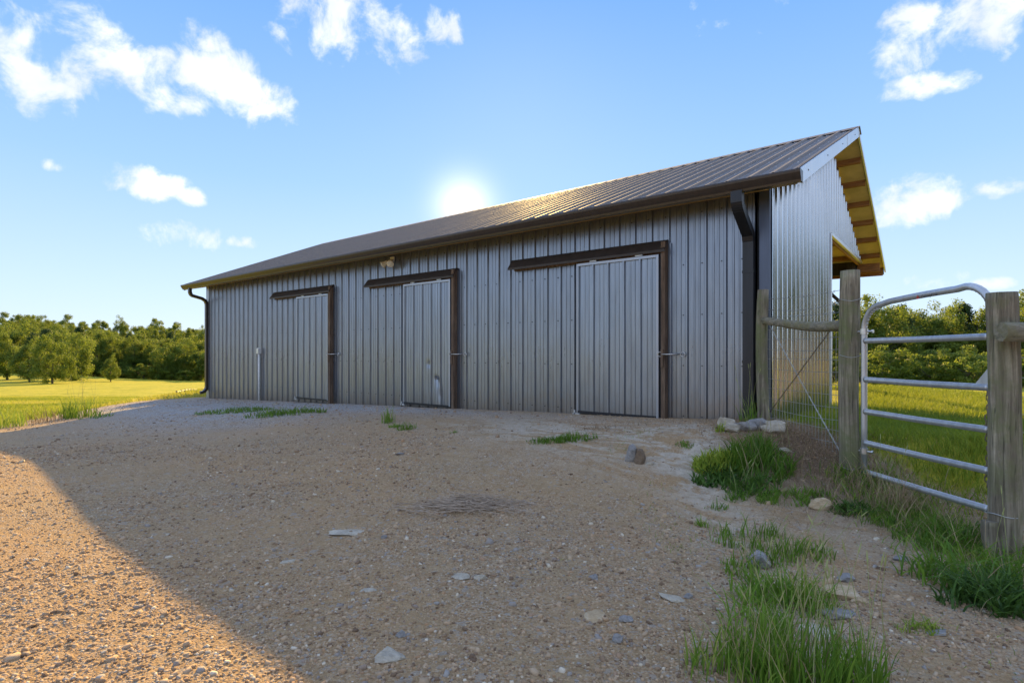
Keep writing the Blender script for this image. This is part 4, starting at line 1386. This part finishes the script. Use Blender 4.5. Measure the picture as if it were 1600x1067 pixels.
clump(5, 668, .35, .3, 260, .55, 'yellow weed tuft at the left edge of the crest', tn=(.5, 1), wid=.010, lean=.35, name='weed', cat='weed')
clump(70, 660, .3, .3, 160, .40, 'sparse straw coloured weed between the two crest tufts', 'straw', wid=.006, lean=.35, name='weed', cat='weed')
clump(365, 643, .75, .35, 900, .15, 'left part of the grass strip at the barn foot, under the conduit', tn=(0, .6), wid=.010)
clump(445, 648, .70, .30, 1000, .19, 'right part of the grass strip, before the left door', tn=(0, .6), wid=.010)
clump(636, 670, .13, .12, 200, .16, 'small tuft alone before the middle door', tn=(.05, .5))
clump(608, 660, .10, .1, 110, .28, 'spindly tuft left of the small one before the middle door', tn=(.2, .8), lean=.25)
clump(617, 667, .10, .08, 160, .08, 'tiny sprig between the two tufts before the middle door', tn=(.2, .8))
clump(709, 676, .05, .05, 30, .08, 'tiny sprig right of the middle door on bare gravel', tn=(.2, .8))
clump(852, 690, .26, .10, 420, .09, 'low flat tuft, left of the pair before the right door', tn=(.0, .5), lean=.7)
clump(897, 687, .25, .12, 600, .13, 'taller tuft, right of the pair before the right door', tn=(.1, .5), lean=.5)
clump(958, 668, .45, .12, 260, .07, 'thin dull grass patch at the foot of the right door', 'straw', tn=(0, .6), lean=.8)
clump(1068, 697, .10, .08, 160, .08, 'small tuft between right door and the pale leafy weed', tn=(.1, .6))
clump(1128, 675, .06, .05, 90, .15, 'bright sprig left of the pale upright rock', 'pale_leaf', wid=.009, lean=.5, tn=(.2, .9))
clump(1172, 662, .12, .05, 60, .42, 'seeding weed against the corner between downspout and thin post', tn=(.2, .7), lean=.3, seeds=5)
clump(883, 873, .06, .04, 110, .012, 'faint pale green sprout patch flat on the yard', 'pale_leaf', wid=.006, lean=2.0)

# pasture grass: lawn behind the gate, growing into the sunny field
def pasture(name, label, n, a0, a1, b0, b1, h, wid, pw, mat, seg=2, tn=(.1, 1)):
    b = b0 + (b1 - b0) * RNG.random(n) ** pw
    a = a0 + (a1 - a0) * RNG.random(n)
    a = np.where(a1 > 50, a, a)
    g = grassy(a, b)
    X = CE * a - SE * b; Y = SE * a + CE * b
    keep = (RNG.random(n) < g * np.clip(.8 + fbm(a * 1.5, b * 1.5, 77, 3) * 2.4, .2, 1)) & ~((X < XR + .05) & (X > XL - .3) & (Y > YF - .3) & (Y < YB))
    a, b = a[keep], b[keep]
    patch = fbm(a * .5, b * .5, 5, 3)
    t = np.clip(.35 + patch * 1.4 + .45 * (RNG.random(len(a)) - .5), 0, 1) * (tn[1] - tn[0]) + tn[0]
    hh = h * (.4 + .8 * RNG.random(len(a))) * (1 + patch)
    return blades(name, scatter_pts(a, b), hh, wid, M[mat], .6, t, None, label, 'grass', 'stuff', seg=seg)
pasture('lawn_grass', 'green grass behind the gate', 170000, 2.9, 12, 3.8, 12.5, .12, .008, 1.25, 'field_grass', tn=(0, .75))
pasture('far_lawn_grass', 'sunlit meadow grass beyond the barn shadow', 60000, 6, 40, 12, 42, .13, .018, 1.4, 'field_grass')
def fringe(name, label, n, u0, u1, b0, b1, h, wid):
    b = b0 + (b1 - b0) * RNG.random(n) ** 1.4
    a = (u0 + (u1 - u0) * RNG.random(n)) / 871 * b
    g = grassy(a, b)
    keep = RNG.random(n) < g
    a, b = a[keep], b[keep]
    patch = fbm(a * .25, b * .25, 6, 3)
    t = np.clip(.5 + patch * 1.6 + .4 * (RNG.random(len(a)) - .5), 0, 1)
    blades(name, scatter_pts(a, b), h * (.4 + .8 * RNG.random(len(a))), wid, M['field_grass'], .6, t, None, label, 'grass', 'stuff', seg=2)
fringe('meadow_grass', 'sunlit meadow grass of the left field', 90000, -860, -440, 9, 60, .14, .022)
# dry litter below the fence
n = 9000
a = RNG.normal(2.65, .38, n); b = RNG.normal(5.05, .62, n)
kp = b < 6.1
P = scatter_pts(a[kp], b[kp])
blades('dry_grass_litter', P, .05 + .05 * RNG.random(kp.sum()), .003, M['straw'], 1.3, RNG.random(kp.sum()) * .8, None, 'brown dead grass litter under the wire fence', 'dry grass', 'stuff', seg=2)
n = 6000
a = RNG.uniform(.9, 3.3, n); b = RNG.uniform(1.8, 6.0, n)
kp = RNG.random(n) < np.clip(.25 + 2.2 * fbm(a * 2, b * 2, 88, 3), 0, 1)
blades('stray_sprigs', scatter_pts(a[kp], b[kp]), .02 + .04 * RNG.random(kp.sum()), .003, M['grass'], .9, RNG.random(kp.sum()), None, 'tiny sprigs of grass among the gravel on the right', 'grass', 'stuff', seg=2)

# thin weeds and dead stems under the gate
n = 2600
a = RNG.normal(2.85, .16, n); b = RNG.uniform(3.2, 4.7, n)
P = scatter_pts(a, b)
blades('gate_weeds', P, .05 + .13 * RNG.random(n) ** 2, .006, M['grass'], .9, RNG.random(n), None, 'thin mixed weeds growing along the foot of the gate', 'weeds', 'stuff')
n = 500
a = RNG.normal(2.85, .16, n); b = RNG.uniform(3.3, 4.6, n)
blades('gate_straw', scatter_pts(a, b), .10 + .22 * RNG.random(n) ** 2, .0035, M['straw'], .6, .4 + .6 * RNG.random(n), None, 'dead straw stems standing along the foot of the gate', 'straw', 'stuff')
# pile of dead twigs
a0, b0, p = at(735, 792)
tw = MB()
for k in range(280):
    an = random.gauss(math.atan2(SE, CE) - .25, .5)
    L = random.uniform(.06, .26)
    c = c2w(a0 + random.gauss(0, .21), b0 + random.gauss(0, .10))
    c = Vector((c[0], c[1], 0)) - Vector((p.x, p.y, 0))
    z = abs(random.gauss(0, .042)) * math.exp(-((c.length / .3) ** 2)) + .006
    d = Vector((math.cos(an), math.sin(an), random.gauss(0, .10))) * L / 2
    md = Vector((random.gauss(0, .012), random.gauss(0, .012), random.gauss(.004, .008)))
    c.z = z
    q0, q1 = c - d, c + d
    q0.z = max(q0.z, .002); q1.z = max(q1.z, .002)
    tw.tube([q0, c + md, q1], [.0030, .0025, .0012], 4)
o = tw.build('twig_pile', M['twig'], loc=p)
tag(o, 'flattened pile of grey dead twigs in the middle of the yard', 'twigs')

# ------------------------------------------------------------------ trees
def crown_mesh(name, seed, n, W_, H_, leaf, nclump, mat, pine=False, base=.12):
    rg = np.random.default_rng(seed)
    # clump centres spread over an uneven egg-shaped volume, more of them near the outside
    d = rg.normal(size=(nclump, 3)); d /= np.linalg.norm(d, axis=1)[:, None]
    rad = .55 + .45 * rg.random(nclump) ** .6
    lob = 1 + .30 * np.sin(d[:, 0] * 3.1 + seed) * np.cos(d[:, 1] * 2.7 + seed * 2) + .18 * np.sin(d[:, 2] * 5 + seed)
    c = d * rad[:, None] * lob[:, None]
    zc = c[:, 2]
    if pine:
        zz = rg.random(nclump)
        rr = (1 - zz ** 1.8) ** .6 * (.45 + .55 * rg.random(nclump)); an = rg.random(nclump) * 6.283
        c = np.stack([rr * np.cos(an), rr * np.sin(an), zz * 2 - 1], -1)
    else:
        taper = np.where(zc < 0, 1 + .15 * zc, 1 - .25 * zc)
        c[:, 0] *= taper; c[:, 1] *= taper
    cs = .17 + .13 * rg.random(nclump)
    k = rg.integers(0, nclump, n)
    dv = rg.normal(size=(n, 3)); dv /= np.linalg.norm(dv, axis=1)[:, None]
    rr = rg.random(n) ** .45
    off = dv * (rr * cs[k])[:, None]
    off[:, 2] *= .75
    P = c[k] + off
    hb = H_ * (1 - base) / 2
    P = P * np.array([W_ / 2, W_ / 2, hb]); P[:, 2] += H_ * base + hb
    # leaf quads mostly facing outwards and up
    nrm = dv * .7 + rg.normal(size=(n, 3)) * .6 + np.array([0, 0, .5])
    nrm /= np.linalg.norm(nrm, axis=1)[:, None]
    t1 = np.cross(nrm, rg.normal(size=(n, 3))); t1 /= np.linalg.norm(t1, axis=1)[:, None]
    t2 = np.cross(nrm, t1)
    s = leaf * (.6 + .8 * rg.random(n))[:, None]
    V = np.stack([P + t1 * s, P + t2 * s * .6, P - t1 * s, P - t2 * s * .6], 1).reshape(-1, 3)
    F = np.arange(4 * n).reshape(n, 4)
    tn = np.clip(.5 + .28 * rg.normal(size=nclump)[k] + .16 * rg.normal(size=n), 0, 1)
    me_o = np_mesh(name, V, [F], mat, attr={'tint': np.repeat(tn, 4)})
    me = me_o.data
    bpy.data.objects.remove(me_o)
    return me

def trunk_mesh(name, seed, H_, r, W_):
    rg = random.Random(seed)
    m_ = MB()
    top = H_ * .8
    pts = [Vector((0, 0, -.4))]
    for k in range(1, 7):
        pts.append(Vector((rg.gauss(0, .12), rg.gauss(0, .12), top * k / 6)))
    m_.tube(pts, [r * (1.25 - 1.1 * k / 6) for k in range(7)], 8)
    for k in range(9):
        f = rg.uniform(.22, .85)
        i = int(f * 6); q = pts[i].lerp(pts[min(6, i + 1)], f * 6 - i)
        an = rg.random() * 6.28; L = W_ * .42 * (1.1 - f * .6)
        e = q + Vector((math.cos(an) * L, math.sin(an) * L, L * rg.uniform(.4, .9)))
        m_.tube([q, q.lerp(e, .5) + Vector((0, 0, -.05 * L)), e], [r * .42 * (1.1 - f), r * .25 * (1.1 - f) + .01, .01], 5)
    me = bpy.data.meshes.new(name); me.from_pydata(m_.v, [], m_.f); me.update()
    me.materials.append(M['bark'])
    return me

KIND = {}
for i in range(5):
    KIND['broad%d' % i] = (crown_mesh('crown', 20 + i, 17000, 7.4 + i * .5, 11.0, .145, 90 + 12 * i, M['crown'], base=.0), trunk_mesh('trunk', 20 + i, 11, .22, 8))
for i in range(2):
    KIND['pine%d' % i] = (crown_mesh('crown', 50 + i, 8000, 6.5, 11.5, .17, 130, M['pine'], True, base=.10), trunk_mesh('trunk', 50 + i, 12.5, .18, 5))
for i in range(2):
    KIND['bush%d' % i] = (crown_mesh('crown', 70 + i, 7000, 6.0, 4.6, .12, 70, M['crown'], base=.0), trunk_mesh('trunk', 70 + i, 4.4, .12, 5))

KIND['shade_cedar'] = (crown_mesh('crown', 91, 16000, 5.6, 12.6, .17, 150, M['pine'], True, base=.02), trunk_mesh('trunk', 91, 12, .18, 4))

def tree(kind, a, b, s, label, group=None, sz=None, name=None):
    cm_, tm_ = KIND[kind]
    nm = name or ('pine_tree' if kind.startswith('pine') else 'bush' if kind.startswith('bush') else 'tree')
    root = empty(nm, wpos(a, b, -.05))
    root.rotation_euler.z = random.random() * 6.28
    tag(root, label, 'bush' if kind.startswith('bush') else 'tree', group)
    for n_, me in (('crown', cm_), ('trunk', tm_)):
        o = bpy.data.objects.new(n_, me); C.objects.link(o); o.parent = root
        o.scale = (s, s, s * (sz or 1))
    return root
def tpx(kind, x, b, s, label, group=None, sz=None): return tree(kind, (x - 800) / 871 * b, b, s, label, group, sz)

# left: free-standing trees in front of the wood
GL = 'young trees standing in the left field before the wood'
tpx('broad1', 12, 124, .86, 'leftmost young tree in front of the wood', GL, 1.05)
tpx('broad2', 46, 114, .72, 'small young tree just left of the brightest one', GL, 1.0)
tpx('broad3', 82, 110, .76, 'brightest young tree, nearest of the group before the wood', GL, 1.0)
tpx('broad0', 84, 138, .95, 'taller young tree right behind the brightest one', GL, 1.2)
tpx('broad4', 118, 128, .86, 'slender dark young tree right of the brightest one', GL, 1.15)
tpx('broad2', 173, 128, .42, 'smallest thin young tree at the foot of the dark wood', GL, 1.2)
ORD = ['first', 'second', 'third', 'fourth', 'fifth', 'sixth', 'seventh', 'eighth', 'ninth', 'tenth', 'eleventh', 'twelfth', 'thirteenth', 'fourteenth', 'fifteenth', 'sixteenth', 'seventeenth', 'eighteenth', 'nineteenth', 'twentieth']
RANKS = [(163, 'front'), (174, 'second'), (187, 'third'), (202, 'fourth'), (220, 'fifth'), (242, 'sixth'), (268, 'skyline')]
for ri, (bb, rk) in enumerate(RANKS):
    xx = -90 + random.uniform(-10, 10); no = 0
    while xx < 345:
        k = random.choice(['broad0', 'broad1', 'broad2', 'broad3', 'broad4', 'broad1', 'broad3'] + (['pine%d' % random.randint(0, 1)] if ri < 5 else []))
        pine = k.startswith('pine')
        lab = ('leafy tree of the %s rank of the wood beyond the left field' if not pine else 'darker pine of the %s rank of the wood beyond the left field') % rk
        if ri == 0 and xx > 0:
            lab = ('leafy tree, ', 'dark pine, ')[pine] + ORD[min(no, 19)] + ' from the left picture edge in the front rank of the wood'; no += 1
        tpx(k, xx, bb + random.uniform(-4, 4), random.uniform(.78, 1.12), lab, '%s rank of the left wood' % rk, 1.0 + .1 * random.random())
        xx += random.uniform(20, 30)
xx = 5
no = 0
while xx < 335:
    tpx(random.choice(['bush0', 'bush1']), xx, 158 + random.uniform(-2, 2), random.uniform(.7, 1.1), 'low dark bush, ' + ORD[no] + ' from the left picture edge under the wood edge', 'undergrowth bushes along the left wood', .9)
    xx += 20 + random.uniform(-3, 3); no += 1
# evergreens added out of sight behind the barn to shade the yard crest
for a_, b_, s_, l_ in [(-8.6, 21.6, .43, 'added shade evergreen hidden behind the far end of the barn, left one'), (-7.1, 22.2, .46, 'added shade evergreen hidden behind the far end of the barn, middle one'), (-5.6, 22.8, .48, 'added shade evergreen hidden behind the far end of the barn, right one')]:
    tree('shade_cedar', a_, b_, s_, l_, 'added shade evergreens hidden behind the barn', 1.0, 'added_shade_evergreen')
# right: bushes before the trees
GB = 'sunlit bushes along the far edge of the right field'
for x, b, s, k, lab in [(1302, 74, .85, 'bush0', 'yellow-green bush seen between barn and hinge post'), (1384, 70, 1.15, 'bush1', 'round bright bush left in the gate opening'),
                        (1425, 76, .8, 'bush0', 'small dark bush between the two bright ones in the gate'), (1462, 70, 1.05, 'bush0', 'broad bush in the middle of the gate opening'),
                        (1508, 66, 1.15, 'bush1', 'tall leafy bush right in the gate opening'), (1548, 72, 1.0, 'bush0', 'bush hidden partly by the thick gate post'),
                        (1592, 70, 1.05, 'bush1', 'bush at the right picture edge beyond the rail')]:
    tpx(k, x, b, s, lab, GB)
for x, b, s, k, lab in [(1290, 84, .9, 'broad1', 'tree glimpsed between barn and hinge post'), (1345, 84, .84, 'broad0', 'leafy tree just right of the hinge post'),
                        (1375, 82, .90, 'broad3', 'rounded pale tree behind the round bright bush'), (1408, 84, .86, 'pine0', 'dark pine seen left of the dip in the tree line'),
                        (1428, 90, .90, 'broad4', 'broad tree with the highest top in the gate opening'), (1478, 86, .84, 'broad2', 'tree right of the dip in the tree line'),
                        (1505, 88, .90, 'pine1', 'dark tall pine right of the middle of the gate'), (1528, 84, .84, 'broad1', 'tree behind the latch end of the gate'),
                        (1570, 84, .88, 'broad0', 'tree right behind the thick gate post'), (1600, 82, .95, 'broad3', 'tree at the right picture edge above the rail'),
                        (1645, 84, .9, 'broad2', 'first tree of the right line outside the picture edge')]:
    tpx(k, x, b, s * 1.14, lab, 'trees beyond the right field')
xx = 1270
while xx < 1680:
    k = random.choice(['broad0', 'broad2', 'broad3', 'pine0', 'broad4'])
    tpx(k, xx, 98 + random.uniform(-4, 6), random.uniform(.95, 1.15), ('leafy tree in the back rank beyond the right field', 'dark pine in the back rank beyond the right field')[k.startswith('pine')], 'back rank beyond the right field' if not k.startswith('pine') else 'pines in the back rank beyond the right field')
    xx += random.uniform(26, 40)
# unseen wood added behind the camera to darken reflections in the gable ribs
def reflection_wood():
    rg = np.random.default_rng(5)
    Vs = []
    for k in range(40):
        az = math.radians(100 + 82 * k / 39 + rg.normal() * 1.0)
        r = 31 + rg.random() * 9
        a, b = r * math.sin(az), r * math.cos(az)
        X, Y = c2w(a, b)
        z = gz(a, b)
        n = 2200
        h = 7 + rg.random() * 3
        d = rg.normal(size=(n, 3)); d /= np.linalg.norm(d, axis=1)[:, None]
        d *= (rg.random(n) ** .35)[:, None] * (1 + .25 * np.sin(d[:, :1] * 4 + k))
        P = d * np.array([3.4, 3.4, h / 2]) + np.array([X, Y, z + h * .48])
        t1 = rg.normal(size=(n, 3)); t1 /= np.linalg.norm(t1, axis=1)[:, None]
        t2 = np.cross(t1, rg.normal(size=(n, 3))); t2 /= np.linalg.norm(t2, axis=1)[:, None]
        Vs.append(np.stack([P + t1 * .42, P + t2 * .3, P - t1 * .42, P - t2 * .3], 1).reshape(-1, 3))
    V = np.concatenate(Vs)
    o = np_mesh('wood', V, [np.arange(len(V)).reshape(-1, 4)], M['pine'], attr={'tint': np.repeat(rg.random(len(V) // 4), 4)})
    tag(o, 'added dark wood behind the viewer on the right, to be mirrored in the gable ribs', 'wood', kind='stuff')
reflection_wood()
print('tris', sum(len(o.data.polygons) for o in bpy.data.objects if o.type == 'MESH'))
